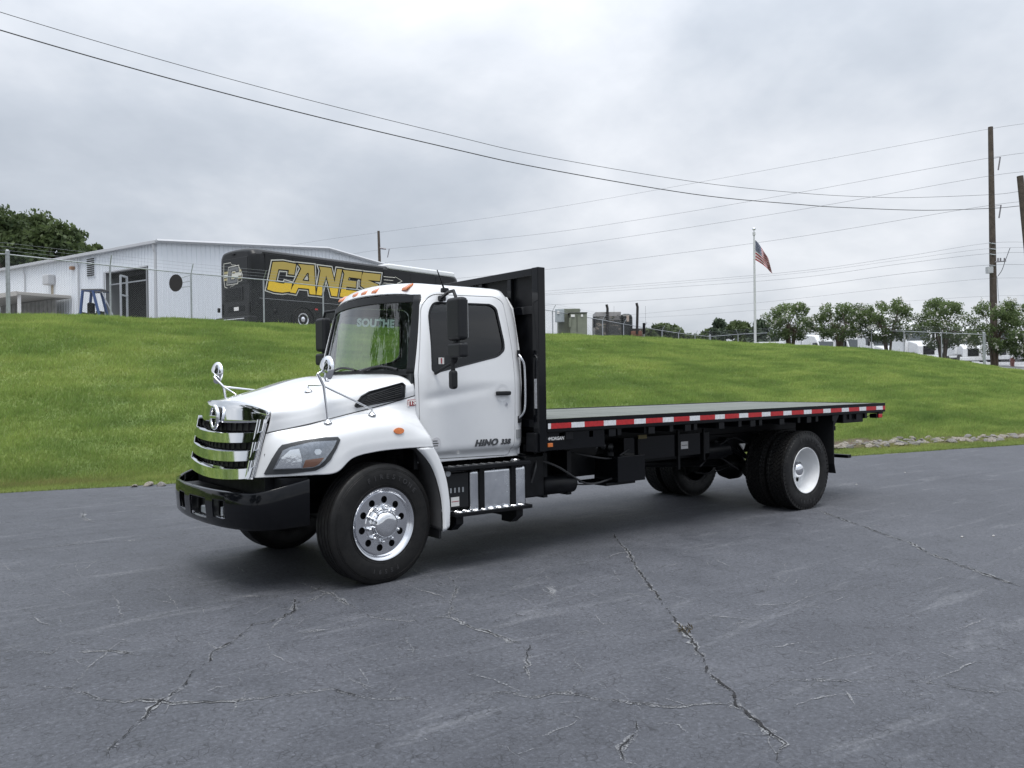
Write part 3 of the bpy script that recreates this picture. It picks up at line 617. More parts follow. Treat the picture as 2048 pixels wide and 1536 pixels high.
# chrome hood panel on top
rows = []
for i in range(9):
    t = i/8; row = []
    for k in range(49):
        u = -1+2*k/48; z = 1.575-.195*t
        if t < .35:
            e = t/.35; zz = 1.582-.05*e-.075*abs(u)**3; h = .846+.004*e; y = u*h; x = -.978+abs(u)**2.2*.115-.022*e
            row.append((x, y, zz))
        else:
            e = (t-.35)/.65; zz = (1.532-.075*abs(u)**3)*(1-e)+(1.412-.024*(1-u*u))*e; h = .85-.012*e; y = u*h; x = -1.0+abs(u)**2.2*.128-.022*e
            row.append((x, y, zz))
    rows.append(row)
MB().grid(rows).build('grille_top_panel', CHROME, gr, smooth=60, solid=.01)
for (z0, z1) in ((1.262, 1.345), (1.112, 1.198), (.967, 1.055)):
    b = gstrip(z0-.012, z1, 'grille_bar', CHROME, gr, lift=.012, dep=.06, lip=.016)
for z in (1.36, 1.215, 1.065):
    for k in range(-7, 8):
        y = k*.105; x, h = gx(y, z)
        MB().box((x+.045, y-.005, z-.05), (x+.06, y+.005, z+.05)).build('grille_rib', GB, gr)
for s in (-1, 1):
    P = [(gx(.0, z)[0], 0, z) for z in (.95,)]; pts = []
    for z in np.linspace(.955, 1.40, 12):
        h = gx(0, z)[1]; x, _ = gx(h, z); pts.append((x-.004, s*h, z))
    MB().tube(pts, .012, 8).build('grille_side_trim', CHROME, gr, smooth=60)
    pan = []
    for z in np.linspace(.945, 1.43, 16):
        h = gx(0, z)[1]; pan.append([(gx(h*f, z)[0]+o_, s*h*f, z) for f, o_ in ((.885, .03), (.89, -.022), (.91, -.030), (.95, -.028), (.985, -.016), (1.0, .0))])
    MB().grid(pan).build('grille_side_panel', CHROME, gr, smooth=40)
# emblem: ring with a bar, standing on the panel
ez, er = 1.434, .097; exx = -1.026
ring = [(exx-.012, er*.86*math.cos(a), ez+er*math.sin(a)) for a in np.linspace(0, 2*math.pi, 41)]
em = MB().tube(ring, [.0185]*41, 12).build('emblem', CHROME, gr, smooth=60)
MB().prism([(er*.82*math.cos(a), ez+er*.95*math.sin(a)) for a in np.linspace(0, 6.283, 30)[:-1]], exx-.002, exx+.03, 'x').build('emblem_plate', GB, em)
MB().box((exx-.032, -.083, ez-.013), (exx-.004, .083, ez+.016)).build('emblem_bar', CHROME, em, bevel=.006)
for k in range(8): MB().box((exx-.006, -.06, ez-.075+k*.0205), (exx-.002, .06, ez-.068+k*.0205)).build('emblem_slat', BLKP, em)
# ---- bumper
def bx(t):              # plan outline of the bumper, t in -1..1
    a = abs(t)
    P = [(-1.25, 0), (-1.24, .30), (-1.197, .62), (-1.11, .89), (-1.01, 1.03), (-.86, 1.10), (-.655, 1.125)]
    return P
PL = cr_spline([(p[0], p[1], 0) for p in bx(0)], 8)
half = [(p[0], p[1]) for p in PL]; outl = [(x, -y) for x, y in half[::-1]]+half[1:]
nb = len(outl); lens = [abs(i-(nb-1)/2)/((nb-1)/2) for i in range(nb)]
rows = [[], [], [], [], [], [], [], []]
for (x, y), a in zip(outl, lens):
    c = max(0, (a-.55)/.45); zt = .848+.10*c**1.3; zb = .545+.02*c; nx, ny = (x+.35), y; L = math.hypot(nx, ny); nx /= L; ny /= L
    for r, (dd, z) in enumerate(((-.040, zt-.06), (-.040, zt-.006), (-.034, zt), (-.008, zt-.003), (.0, zt-.014), (.004, zt-.13), (-.008, zb+.03), (-.035, zb))):
        rows[r].append((x+nx*dd, y+ny*dd, z))
bme = bpy.data.meshes.new('bumper'); _m = MB().grid(rows); bme.from_pydata(_m.v, [], _m.f); fixn(bme)
ob = bpy.data.objects.new('work', bme); COL.objects.link(ob); md = ob.modifiers.new('s', 'SOLIDIFY'); md.thickness = .014; md.offset = -1; bm2 = eval_mesh(ob); bpy.data.objects.remove(ob)
cut = [MB().box((-1.5, -.34, .60), (-1.16, .04, .765)), MB().box((-1.5, -.66, .625), (-1.1, -.47, .77)), MB().box((-1.5, .20, .61), (-1.1, .40, .765))]
bm3 = boolean(bm2, cut)
bump = finish('bumper', bm3, BLK, T, smooth=40)
for (a, b, c, d) in ((-.35, .05, .59, .775), (-.67, -.46, .615, .78), (.19, .41, .6, .775)):
    MB().box((-1.13, a, c-.01), (-1.12, b, d+.01)).build('recess_back', BLKM, bump)
    MB().box((-1.205 if a < -.4 else -1.225, a+.012, c+.012), (-1.13, b-.012, c+.02)).build('recess_floor', ALU, bump)
MB().box((-1.2, -.22, .62), (-1.15, -.10, .68)).build('tow_pin', GALV, bump, bevel=.008)
for s in (-1, 1): MB().tube([(-1.17, -.13+s*.43, .64), (-1.17, -.13+s*.43, .71)], .014, 8).build('tow_eye', GALV, bump, smooth=60)
MB().box((-1.1, -.75, .56), (-.95, .75, .80)).build('bumper_support', BLKM, T)
MB().box((-.92, -.85, .62), (-.55, .85, 1.15)).build('radiator', BLKM, T)
MB().box((-.55, -.42, .55), (1.6, .42, 1.15)).build('engine', BLKM, T)
MB().box((-.85, -1.02, .86), (-.62, 1.02, .95)).build('bumper_bracket', BLKM, T)

# ---- cab
PRO = [(.978,.985),(.982,1.04),(1.020,1.095),(1.03,1.2),(1.036,1.45),(1.038,1.68),(1.03,1.8),(1.002,2.05),(.957,2.3),(.912,2.48),(.872,2.575),(.80,2.635),(.62,2.665),(.3,2.682),(0,2.688)]
prof3 = cr_spline([(0, a, b) for a, b in PRO], 9); NP = len(prof3)
def cab_front(y, z):
    e = min(1, max(0, (z-1.8)/.73)); x = .43+.145*e
    if z > 2.5: x = .575-.14*(1-min(1, abs(y)/.875)**2)
    return x
def cab_rear(z): return 1.662-.05*max(0, (z-2.2)/.45)**2
def cab_ring(dx_from_front=None, u=None):
    row = []
    for p in prof3:
        y, z = p[1], p[2]; xf, xr = cab_front(y, z), cab_rear(z)
        x = xf+(xr-xf)*u; df = x-xf; dr = xr-x
        k = max(0, 1-df/.14)**2; kr = max(0, 1-dr/.10)**2
        top = min(1, max(0, (z-2.45)/.15))
        yy = y*(1-.045*k*(1-top*.5))-.055*kr*min(1, y/.5); zz = z-(.105*k+.10*kr)*top
        zc = 1.60+.13*(x-.5); yy -= .015*math.exp(-((zz-zc+.04)/.042)**2)*max(0, 1-max(0, x-.62)/.75)*min(1, max(0, (x-.48)/.1))
        row.append((x, yy, zz))
    return [(a, -b, c) for a, b, c in row]+[(a, b, c) for a, b, c in row[::-1][1:]]
US = [0, .012, .025, .045, .07, .10, .14, .17, .2, .235, .27, .31, .35, .39, .43, .465, .5, .54, .58, .62, .66, .70, .74, .78, .82, .88, .92, .95, .97, .985, 1]
rings = [cab_ring(u=u) for u in US]
_m = MB().grid(rings); cme = bpy.data.meshes.new('cab'); cme.from_pydata(_m.v, [], _m.f); fixn(cme)
ob = bpy.data.objects.new('work', cme); COL.objects.link(ob); md = ob.modifiers.new('s', 'SOLIDIFY'); md.thickness = .02; md.offset = -1; csol = eval_mesh(ob); bpy.data.objects.remove(ob)
# make sure the shell grew inwards
def rounded(poly, r, k=5):
    out = []; n = len(poly)
    for i in range(n):
        p0, p1, p2 = (np.array(poly[j % n], float) for j in (i-1, i, i+1)); a = p0-p1; b = p2-p1; la, lb = np.linalg.norm(a), np.linalg.norm(b); rr = min(r if not hasattr(r, '__len__') else r[i], la*.45, lb*.45)
        A = p1+a/la*rr; B = p1+b/lb*rr
        for j in range(k+1):
            t = j/k; out.append(tuple((1-t)**2*A+2*t*(1-t)*p1+t*t*B))
    return out
DOOR = rounded([(.462,1.785),(.472,1.02),(1.49,1.0),(1.535,1.12),(1.54,1.9),(1.50,2.50),(1.42,2.548),(.68,2.535),(.565,2.42)], [.02,.02,.03,.1,.2,.08,.06,.12,.2])
DOORB = [(x+(-.006 if x < 1 else .006), z+(-.006 if z < 1.7 else .006)) for x, z in DOOR]
WIN = rounded([(.588,1.822),(.64,1.802),(1.36,1.955),(1.445,2.02),(1.452,2.09),(1.415,2.44),(1.35,2.478),(.68,2.468),(.612,2.36)], [.05,.05,.06,.05,.05,.07,.06,.08,.1])
cuts = [MB().prism(DOORB, -1.3, -.6), MB().prism(DOORB, .6, 1.3)]
cab = finish('cab', boolean(csol.copy(), cuts), WHITE, T, smooth=40)
side_y = lambda z: float(np.interp(z, [p[2] for p in prof3[:82]], [p[1] for p in prof3[:82]]))
GLS = glass('tinted_side_glass', (0.12, 0.14, 0.145), 1.5, 0.0, 1.25); GLW = glass('windshield_glass', (0.70, 0.82, 0.78), 1.52, 0.02); GLP = glass('door_glass', (0.80, 0.88, 0.84), 1.5)
doors = []
for s in (-1, 1):
    dm = boolean(csol.copy(), [MB().prism(DOOR, *((-1.3, -.6) if s < 0 else (.6, 1.3)))], 'INTERSECT')
    dm = boolean(dm, [MB().prism(WIN, *((-1.3, -.6) if s < 0 else (.6, 1.3)))])
    d = finish('door', dm, WHITE, T, smooth=40); doors.append(d)
    c = np.mean(WIN, axis=0)
    ring = [(x, s*(side_y(z)+.002), z) for x, z in WIN]
    inn = [tuple(c+(np.array(q)-c)*.955) for q in WIN]
    rows = [[(x, s*(side_y(z)-.03), z) for x, z in WIN], ring, [(x, s*(side_y(z)-.001), z) for x, z in inn], [(x, s*(side_y(z)-.03), z) for x, z in inn]]
    MB().grid([r+[r[0]] for r in rows]).build('window_seal', BLKP, d, smooth=40)
    w2 = [tuple(c+(np.array(q)-c)*.98) for q in WIN]; n = len(w2)
    vs = []; fs = []
    for i in range(6):
        for q in w2:
            p = c+(np.array(q)-c)*(1-i/5*.999); vs.append((p[0], s*(side_y(p[1])-.014), p[1]))
    fs = [(i*n+j, i*n+(j+1) % n, (i+1)*n+(j+1) % n, (i+1)*n+j) for i in range(5) for j in range(n)]
    MB().add(vs, fs).build('window_glass', GLS if s < 0 else GLP, d, smooth=60)
    # inner door face of dark trim
    MB().prism([(.50,1.08),(1.5,1.06),(1.5,1.9),(.6,1.76),(.5,1.76)], s*.93, s*.96).build('door_trim', INT, d)
    MB().box((1.30, s*1.038, 1.585), (1.47, s*1.075, 1.625)).build('door_handle', BLKP, d, bevel=.012)
    MB().lathe([(0, .001), (-.004, .05), (-.006, .085)] if s < 0 else [(0, .001), (.004, .05), (.006, .085)], (1.385, s*1.034, 1.61), 24).build('handle_recess', WHITE, d, smooth=60)
    MB().lathe([(s*.012, .001), (s*.012, .013), (0, .015)], (1.43, s*1.036, 1.50), 12).build('door_lock', CHROME, d, smooth=40)
DK = mat('badge_chrome_dark', (0.12, 0.125, 0.13), 0.25, 0.8)
text('badge_lettering', 'HINO', .085, DK, basis((1.19, -1.031, 1.135), (1, 0, .004), (0, 0, 1)), doors[0], sx=1.15, extrude=.006, offset=.003, shear=.25, space=1.1)
text('badge_number', '338', .07, DK, basis((1.42, -1.031, 1.133), (1, 0, .004), (0, 0, 1)), doors[0], sx=1.0, extrude=.006, offset=.002, shear=.25, space=1.1)
MB().lathe([(-.003, .001), (-.003, .052), (0, .053)], (.62, -1.034, 1.165), 24).build('round_sticker', mat('sticker_grey', (0.55, 0.55, 0.57), 0.5), doors[0])
for k, w in enumerate((.03, .05, .04)): MB().box((.60-w/2, -1.0395, 1.18-k*.022), (.62+w/2, -1.0375, 1.187-k*.022)).build('sticker_print', BLKP, doors[0])
MB().grid([[(x_, -1.0335+.055*max(0, 1-(1.662-x_)/.10)**2, z_) for x_ in (1.552, 1.58, 1.61, 1.64)] for z_ in (1.16, 1.245)]).build('reflector_patch', mat('grey_reflector', (0.30, 0.31, 0.32), 0.4), cab)
# crease lines in the door pressing
# window sticker inside
MB().box((.675, -1.012, 1.885), (.735, -1.010, 1.945)).build('window_sticker', PAPER, doors[0]); MB().box((.70, -1.0145, 1.89), (.712, -1.0125, 1.94)).build('sticker_print', PAPR, doors[0])
# back wall, floor, dash, seats, wheel
MB().prism([(-.95,1.0),(.95,1.0),(1.0,1.7),(.98,2.0),(.88,2.45),(.78,2.57),(-.78,2.57),(-.88,2.45),(-.98,2.0),(-1.0,1.7)], 1.61, 1.655, 'x').build('back_panel', WHITE, cab)
MB().box((.45, -.94, 1.0), (1.62, .94, 1.05)).build('cab_floor', INT, cab)
MB().prism([(-.96,1.05),(.96,1.05),(.98,1.8),(-.98,1.8)], .40, .425, 'x').build('firewall', INT, cab)
MB().prism([(-.9,1.06),(.9,1.06),(.9,2.0),(.82,2.5),(-.82,2.5),(-.9,2.0)], 1.585, 1.605, 'x').build('rear_trim', INT, cab)
dsh = []
for k in range(25):
    y = -.93+1.86*k/24; hb = .07*math.exp(-((y+.45)/.28)**2)
    fx = .335+.13*(y/.95)**2
    dsh.append([(fx+.04, y, 1.70), (fx+.05, y, 1.79), (fx+.16, y, 1.815+hb*.4), (.70, y, 1.83+hb), (.80, y, 1.80+hb), (.84, y, 1.70), (.82, y, 1.45)])
MB().grid(dsh).build('dashboard', INT, cab, smooth=50)
for s in (-1, 1):
    MB().box((1.02, s*.20, 1.35), (1.50, s*.78, 1.50)).build('seat', INT, cab, bevel=.05, segs=3)
    MB().add([(1.42, s*.22, 1.48), (1.42, s*.76, 1.48), (1.53, s*.72, 2.12), (1.53, s*.26, 2.12), (1.54, s*.22, 1.48), (1.54, s*.76, 1.48), (1.58, s*.72, 2.12), (1.58, s*.26, 2.12)], [(0,1,2,3),(7,6,5,4),(0,4,5,1),(1,5,6,2),(2,6,7,3),(3,7,4,0)]).build('seat_back', mat('seat_grey', (0.06, 0.062, 0.065), 0.8), cab, bevel=.03)
sw = [(.93+.05*math.sin(a), -.45+.2*math.cos(a), 1.89+.17*math.sin(a)) for a in np.linspace(0, 6.283, 33)]
st = MB().tube(sw, .014, 8).build('steering_wheel', BLKP, cab, smooth=60); MB().tube([(.80, -.45, 1.72), (.93, -.45, 1.89)], .03, 8).build('steering_column', BLKP, st); MB().tube([(.93, -.63, 1.89), (.92, -.45, 1.87), (.93, -.27, 1.89)], .014, 6).build('wheel_spoke', BLKP, st)
# windshield: black surround and curved pane
def ws(a, b):
    ye = .955-.10*b; z = 1.795+.755*b-.025*b*a*a; xe = .43+.145*b
    return (xe-.135*(1-abs(a)**2.0)+.0, ye*a, z)
def wsgrid(a0, a1, b0, b1, dx=0.0, n=30): return [[(lambda p: (p[0]+dx, p[1], p[2]))(ws(a0+(a1-a0)*i/n, b0+(b1-b0)*j/12)) for i in range(n+1)] for j in range(13)]
sur = part_empty('windshield_surround', T, (.43, 0, 1.8))
for g_ in ((-1.015, 1.015, .915, 1.012), (-1.015, 1.015, -.03, .06)): MB().grid(wsgrid(*g_, dx=-.004)).build('seal_strip', BLKP, sur, smooth=60, solid=.01)
for a0, a1 in ((-1.02, -.925), (.925, 1.02)): MB().grid(wsgrid(a0, a1, 0, 1, -.006, 6)).build('seal_strip', BLKP, sur, smooth=60, solid=.01)
MB().grid(wsgrid(-.96, .96, .03, .96, .006)).build('windshield', GLW, T, smooth=60)
MB().grid([[(.30+.13*(y/.95)**2-.03, y, 1.795) for y in np.linspace(-.97, .97, 25)], [(.34+.13*(y/.95)**2, y, 1.80) for y in np.linspace(-.97, .97, 25)]]).build('cowl', BLKP, T, solid=.01)
for y0, y1 in ((-.25, -.78), (.45, -.12)):
    P = [(lambda q: (q[0]-.022, q[1], q[2]))(ws(y/.95, .055+.05*math.sin(3.0*t))) for t, y in ((t, y0+(y1-y0)*t) for t in np.linspace(0, 1, 10))]
    w_ = MB().tube(P, .011, 6).build('wiper', BLKP, T, smooth=60)
# roof clearance lights
for y in (-.66, -.20, 0, .20, .66):
    x = .435+.14*(abs(y)/.875)**2+.045; z = 2.627-.01*(y/.66)**2
    l = MB().add([(x-.038, y-.048, z-.032), (x-.038, y+.048, z-.032), (x+.05, y+.044, z+.024), (x+.05, y-.044, z+.024), (x-.030, y-.044, z-.004), (x-.030, y+.044, z-.004), (x+.046, y+.040, z+.040), (x+.046, y-.040, z+.040)], [(0,1,2,3),(7,6,5,4),(0,4,5,1),(1,5,6,2),(2,6,7,3),(3,7,4,0)]).build('roof_light', AMBER, T, bevel=.006)
# antenna, grab bar
MB().tube([(.66, -1.03, 2.745), (.80, -.93, 2.585)], [.005, .010], 8).build('antenna', BLKP, T, smooth=60); MB().box((.77, -.955, 2.555), (.84, -.905, 2.60)).build('antenna_base', BLKP, T, bevel=.01)
gb = MB().tube(cr_spline([(1.595,-1.03,1.985),(1.60,-1.075,1.94),(1.625,-1.09,1.85),(1.628,-1.09,1.5),(1.61,-1.075,1.40),(1.585,-1.03,1.352)], 5), .012, 8).build('grab_bar', ALU, T, smooth=60)
for z in (1.99, 1.345): MB().box((1.575, -1.045, z-.035), (1.61, -1.028, z+.035)).build('bar_bracket', BLKP, gb, bevel=.006)
# red and white sticker on the hood rear
j0 = FP((815, 812.5), .004); j1 = FP((839, 810.5), .004); j2 = FP((839, 798), .004); j3 = FP((815, 800), .004)
stk = MB().add([j0, j1, j2, j3], [(0, 1, 2, 3)]).build('hood_sticker', PAPR, T, solid=.002)
jc = (np.array(j0)+j1+j2+j3)/4; text('sticker_lettering', 'JTS', .055, PAPER, basis(tuple(jc+np.array([0, -.006, 0])), tuple(np.array(j1)-j0), tuple(np.array(j3)-j0)), stk, sx=1.15, extrude=.001, offset=.002)

# ---- mirrors
def rbox(name, a, b, m, parent, r=.03): return MB().box(a, b).build(name, m, parent, bevel=r, segs=3)
for s in (-1, 1):
    mr = part_empty('side_mirror', T, (.66, s*1.3, 2.2))
    rbox('mirror_shell', (.60, s*1.245, 2.085), (.70, s*1.47, 2.465), BLKP, mr, .035); rbox('wide_mirror_shell', (.60, s*1.25, 1.93), (.70, s*1.475, 2.065), BLKP, mr, .03)
    MB().box((.702, s*1.265, 2.11), (.704, s*1.45, 2.44)).build('mirror_glass', CHROME, mr)
    MB().tube([(.76, s*.93, 2.50), (.70, s*1.15, 2.535), (.655, s*1.30, 2.53), (.655, s*1.34, 2.46), (.655, s*1.34, 1.95), (.655, s*1.32, 1.90), (.64, s*1.2, 1.86), (.62, s*1.04, 1.80)], .016, 8).build('mirror_arm', BLKP, mr, smooth=60)
    MB().tube([(.655, s*1.34, 2.07), (.655, s*1.34, 2.10)], .03, 8).build('mirror_joint', BLKP, mr)
    rbox('arm_foot', (.74, s*.905, 2.475), (.80, s*.965, 2.525), BLKP, mr, .01)
    if s < 0:
        MB().tube([(.64, -1.30, 1.93), (.64, -1.30, 1.81)], .02, 8).build('spot_stem', BLKP, mr); rbox('spot_mirror_shell', (.61, -1.345, 1.655), (.67, -1.255, 1.825), BLKP, mr, .028)
for s in (-1, 1):
    b1 = np.array(FP((656, 846))) if s < 0 else np.array((-.40, .99, 1.40)); b2 = np.array(FP((744, 830))) if s < 0 else np.array((-.01, .99, 1.46)); b3 = np.array(HP((617, 783))) if s < 0 else np.array((-.45, .70, 1.635))
    if s > 0: b1 = b1
    fm = part_empty('fender_mirror', T, tuple(b1)); dx = 0 if s < 0 else -.06
    top = np.array((-.515, s*1.0, 1.80)); j = np.array((-.462, s*1.0, 1.70)); dc = np.array((-.44, s*1.005, 1.84))
    if s > 0: b1 = np.array((-.57, .985, 1.355)); top = np.array((-.665, 1.12, 1.80)); j = np.array((-.60, 1.03, 1.70)); dc = np.array((-.62, 1.18, 1.845)); b2 = np.array((-.30, .90, 1.61)); b3 = np.array((-.56, .80, 1.575))
    MB().tube([b1, b1*.75+j*.25, j, top], [.013, .011, .014, .012], 10).build('mirror_post', CHROME, fm, smooth=60)
    MB().tube([j, b2+np.array((0, 0, .05)), b2], [.012, .008, .012], 8).build('rear_brace', CHROME, fm, smooth=60); MB().tube([j, b3+np.array((0, 0, .05)), b3], [.010, .007, .012], 8).build('inner_brace', CHROME, fm, smooth=60)
    for q in (b1, b2, b3): MB().lathe([(.03, .001), (.028, .014), (.012, .026), (.0, .036)], tuple(q), 16, 'z').build('brace_foot', CHROME, fm, smooth=50)
    MB().tube([top, top*.5+dc*.5+np.array((-.0, 0, .0)), dc+np.array((-.03, 0, 0))], .008, 8).build('mirror_neck', CHROME, fm, smooth=60)
    hd = MB().lathe([(-.030, .001), (-.028, .04), (-.022, .075), (-.010, .102), (.002, .112), (.010, .114), (.012, .106), (.010, .001)], (0, 0, 0), 36, 'x').build('mirror_head', CHROME, fm, smooth=50)
    hd.data.transform(Matrix.Translation(Vector(dc)) @ Matrix.Rotation(R(4 if s < 0 else 10), 4, 'Z') @ Matrix.Rotation(R(4), 4, 'Y'))

# ---- wheels
def circ(r, n, c=(0, 0), ph=0.0): return [(c[0]+r*math.cos(ph+2*math.pi*i/n), c[1]+r*math.sin(ph+2*math.pi*i/n)) for i in range(n)]
def tyre_mesh(w, r, drive):
    h = w/2; p = [(.110, .288), (.122, .30), (h-.006, .345), (h, .41), (h-.003, .455), (h-.016, .492), (h-.028, r-.006), (h-.036, r)]
    tread = []
    grooves = (-.075, -.026, .026, .075)
    for g_ in grooves[::-1]: tread += [(g_+.0065, r), (g_+.005, r-.013), (g_-.005, r-.013), (g_-.0065, r)]
    P = p+(tread if not drive else [(h-.05, r-.013), (-h+.05, r-.013)])+[(-a, b) for a, b in p[::-1]]
    mb = MB().lathe(P, (0, 0, 0), 96, 'y')
    # ribs moulded round the sidewall
    for rr in (.335, .468, .48):
        hh = float(np.interp(rr, [.30, .345, .41, .455, .492], [.122, h-.006, h, h-.003, h-.016]))
        for s in (-1, 1): mb.lathe([(s*(hh-.004), rr-.004), (s*(hh+.0035), rr), (s*(hh-.004), rr+.004)], (0, 0, 0), 96, 'y')
    if drive:
        k = 58; cols = [(-.125, -.085), (-.077, -.030), (-.024, .024), (.030, .077), (.085, .125)]
        for i in range(k):
            for ci, (a, b) in enumerate(cols):
                q0 = 2*math.pi*(i+.5*(ci % 2))/k; dq = 2*math.pi/k*.66; sk = (.012 if ci % 2 else -.012)/r*1.5
                vs = []
                for (hh, qs) in ((a, -sk), (b, sk)):
                    for q in (q0+qs, q0+dq+qs):
                        for rr in (r-.015, r): vs.append((rr*math.cos(q), hh*(1.0 if rr < r else .985), rr*math.sin(q)))
                mb.add(vs, [(1, 3, 7, 5), (0, 1, 5, 4), (2, 6, 7, 3), (0, 2, 3, 1), (4, 5, 7, 6)])
        for i in range(k):      # shoulder lugs
            q0 = 2*math.pi*i/k; dq = 2*math.pi/k*.62
            for s in (-1, 1):
                vs = [(rr*math.cos(q), s*hh, rr*math.sin(q)) for (hh, rr) in ((h-.004, r-.055), (h-.012, r-.02), (.128, r-.002), (.118, r-.02)) for q in (q0, q0+dq)]
                mb.add(vs, [(0, 1, 3, 2), (2, 3, 5, 4), (4, 5, 7, 6), (0, 2, 4, 6), (1, 7, 5, 3)])
    return mb
def mesh_of(mb, name, m, smooth=40):
    o = mb.build(name, m, None, smooth=smooth); me = o.data; bpy.data.objects.remove(o); return me
TY_F = mesh_of(tyre_mesh(.285, .518, False), 'tyre', RUB); TY_R = mesh_of(tyre_mesh(.275, .515, True), 'tyre', RUB, 30)
def local(name, me, parent, m=None):
    o = bpy.data.objects.new(name, me); COL.objects.link(o); o.parent = parent
    if m: me.materials.append(m)
    return o
def ring_letters(body, rad, y, size, a0, step, m, name, parent, flip=False):
    for i, ch in enumerate(body):
        t = text_mesh(ch, size, extrude=.002, offset=.001); a = a0-i*step
        Mx = Matrix.Translation((rad*math.cos(a), y, rad*math.sin(a))) @ Matrix.Rotation(-(a-math.pi/2), 4, 'Y') @ Matrix.Rotation(R(90), 4, 'X')
        t.transform(Mx); local('tyre_letter', t, parent, m)
def ymesh(mb): return mb
def front_wheel(loc, rz, ang):
    w = part_empty('wheel', T, loc, (0, 0, rz)); w.matrix_parent_inverse = parent_inv(T)
    local('tyre', TY_F, w)
    ring_letters('FIRESTONE', .405, -.1435, .058, R(112), R(9), RUBL, 'tyre_lettering', w); ring_letters('FS591', .405, -.1435, .05, R(-72), R(8.5), RUBL, 'tyre_lettering', w)
    local('rim', mesh_of(MB().lathe([(.11, .285), (-.108, .285), (-.130, .314), (-.137, .311), (-.133, .298), (-.112, .284), (-.098, .272), (-.092, .262)], n=72).lathe([(-.092, .262), (-.06, .255), (.0, .25)], n=72), 'rim', ALU, 50), w)
    disc = poly_curve([circ(.264, 72), circ(.128, 48)]+[circ(.0305, 20, (.206*math.cos(2*math.pi*(i+.3)/10), .206*math.sin(2*math.pi*(i+.3)/10))) for i in range(10)], 0, .005, Matrix.Translation((0, -.094, 0)) @ Matrix.Rotation(R(90), 4, 'X'))
    local('rim_disc', disc, w, ALU)
    local('hole_back', mesh_of(MB().lathe([(-.04, .001), (-.04, .258)], n=48), 'hole_back', SEAM), w)
    local('hub_flange', mesh_of(MB().lathe([(-.094, .175), (-.106, .165), (-.106, .150), (-.112, .13), (-.125, .122)], n=48), 'hub_flange', CHROME, 50), w)
    local('hub_cap', mesh_of(MB().lathe([(-.10, .122), (-.155, .116), (-.185, .105), (-.198, .085), (-.202, .05), (-.203, .001)], n=48), 'hub_cap', CHROME, 50), w)
    nut = mesh_of(MB().lathe([(-.10, .022), (-.118, .021), (-.12, .0165), (-.148, .015), (-.156, .010), (-.158, .001)], n=10), 'lug_nut', CHROME, 50)
    for i in range(10):
        a = 2*math.pi*i/10+.2; o = local('lug_nut', nut, w); o.location = (.150*math.cos(a), 0, .150*math.sin(a))
    return w
def dual_wheel(x, s):
    for k, (yc, fl) in enumerate(((s*1.085, 0), (s*.755, 1))):
        w = part_empty('wheel', T, (x, yc, TZ), (0, .35*k, 0 if (s < 0) != bool(fl) else math.pi)); w.matrix_parent_inverse = parent_inv(T)
        local('tyre', TY_R, w)
        local('rim', mesh_of(MB().lathe([(.115, .285), (-.105, .285), (-.124, .300), (-.130, .296), (-.126, .286), (-.105, .280), (-.06, .272), (-.045, .262), (.055, .256), (.075, .240), (.085, .215)], n=72), 'rim', BLKM if fl else STEELW, 50), w)
        disc = poly_curve([circ(.232, 64), circ(.105, 40)]+[circ(.036, 20, (.172*math.cos(2*math.pi*(i+.26)/5), .172*math.sin(2*math.pi*(i+.26)/5))) for i in range(5)], 0, .006, Matrix.Translation((0, .082, 0)) @ Matrix.Rotation(R(90), 4, 'X'))
        local('rim_disc', disc, w, BLKM if fl else STEELW)
        local('hole_back', mesh_of(MB().lathe([(.11, .001), (.11, .24)], n=32), 'hole_back', SEAM), w)
        if not fl:
            local('hub_cap', mesh_of(MB().lathe([(.08, .118), (.06, .112), (-.005, .10), (-.035, .088), (-.055, .06), (-.062, .03), (-.063, .001)], n=40), 'hub_cap', CHROME, 50), w)
            ring_letters('FIRESTONE', .405, -.1385, .062, R(108), R(9.2), RUBL, 'tyre_lettering', w); ring_letters('FS591', .405, -.1385, .066, R(-70), R(10), RUBL, 'tyre_lettering', w)
front_wheel((0, -1.015, TZ), R(5), 0); front_wheel((0, 1.015, TZ), R(185), 0)
for s in (-1, 1): dual_wheel(WBX, s)
# ---- chassis
def B(name, a, b, m=BLKM, bev=.004, parent=T): return MB().box(a, b).build(name, m, parent, bevel=bev)
for s in (-1, 1):
    B('frame_rail', (-.9, s*.37, .72), (8.05, s*.44, .985))
    B('long_sill', (1.72, s*.36, .99), (8.1, s*.45, 1.13))
    sp = [(WBX-.75+1.5*t, s*.50, .64+.20*(2*t-1)**2) for t in np.linspace(0, 1, 13)]
    for k in range(4): MB().tube([(WBX+(p[0]-WBX)*(1-.15*k), p[1], p[2]-.028*k) for p in sp], .022, 6).build('leaf_spring', BLKM, T)
    sp = [(-.65+1.3*t, s*.46, .62+.12*(2*t-1)**2) for t in np.linspace(0, 1, 11)]; MB().tube(sp, .03, 6).build('leaf_spring', BLKM, T)
    B('spring_hanger', (WBX-.80, s*.44, .72), (WBX-.68, s*.56, .95)); B('spring_hanger', (WBX+.68, s*.44, .72), (WBX+.80, s*.56, .95))
for x in np.arange(2.0, 8.1, .41): B('cross_sill', (x-.03, -1.19, 1.135), (x+.03, 1.19, 1.215), bev=.003)
for x in (1.9, 2.9, 4.2, 5.3, 7.2): B('frame_crossmember', (x-.05, -.36, .75), (x+.05, .36, .95))
MB().lathe([(-.95, .07), (.95, .07)], (WBX, 0, TZ), 20).build('rear_axle', BLKM, T, smooth=60); MB().lathe([(-.2, .08), (-.12, .19), (0, .215), (.12, .19), (.2, .08)], (WBX, 0, TZ), 28).build('differential', BLKM, T, smooth=60)
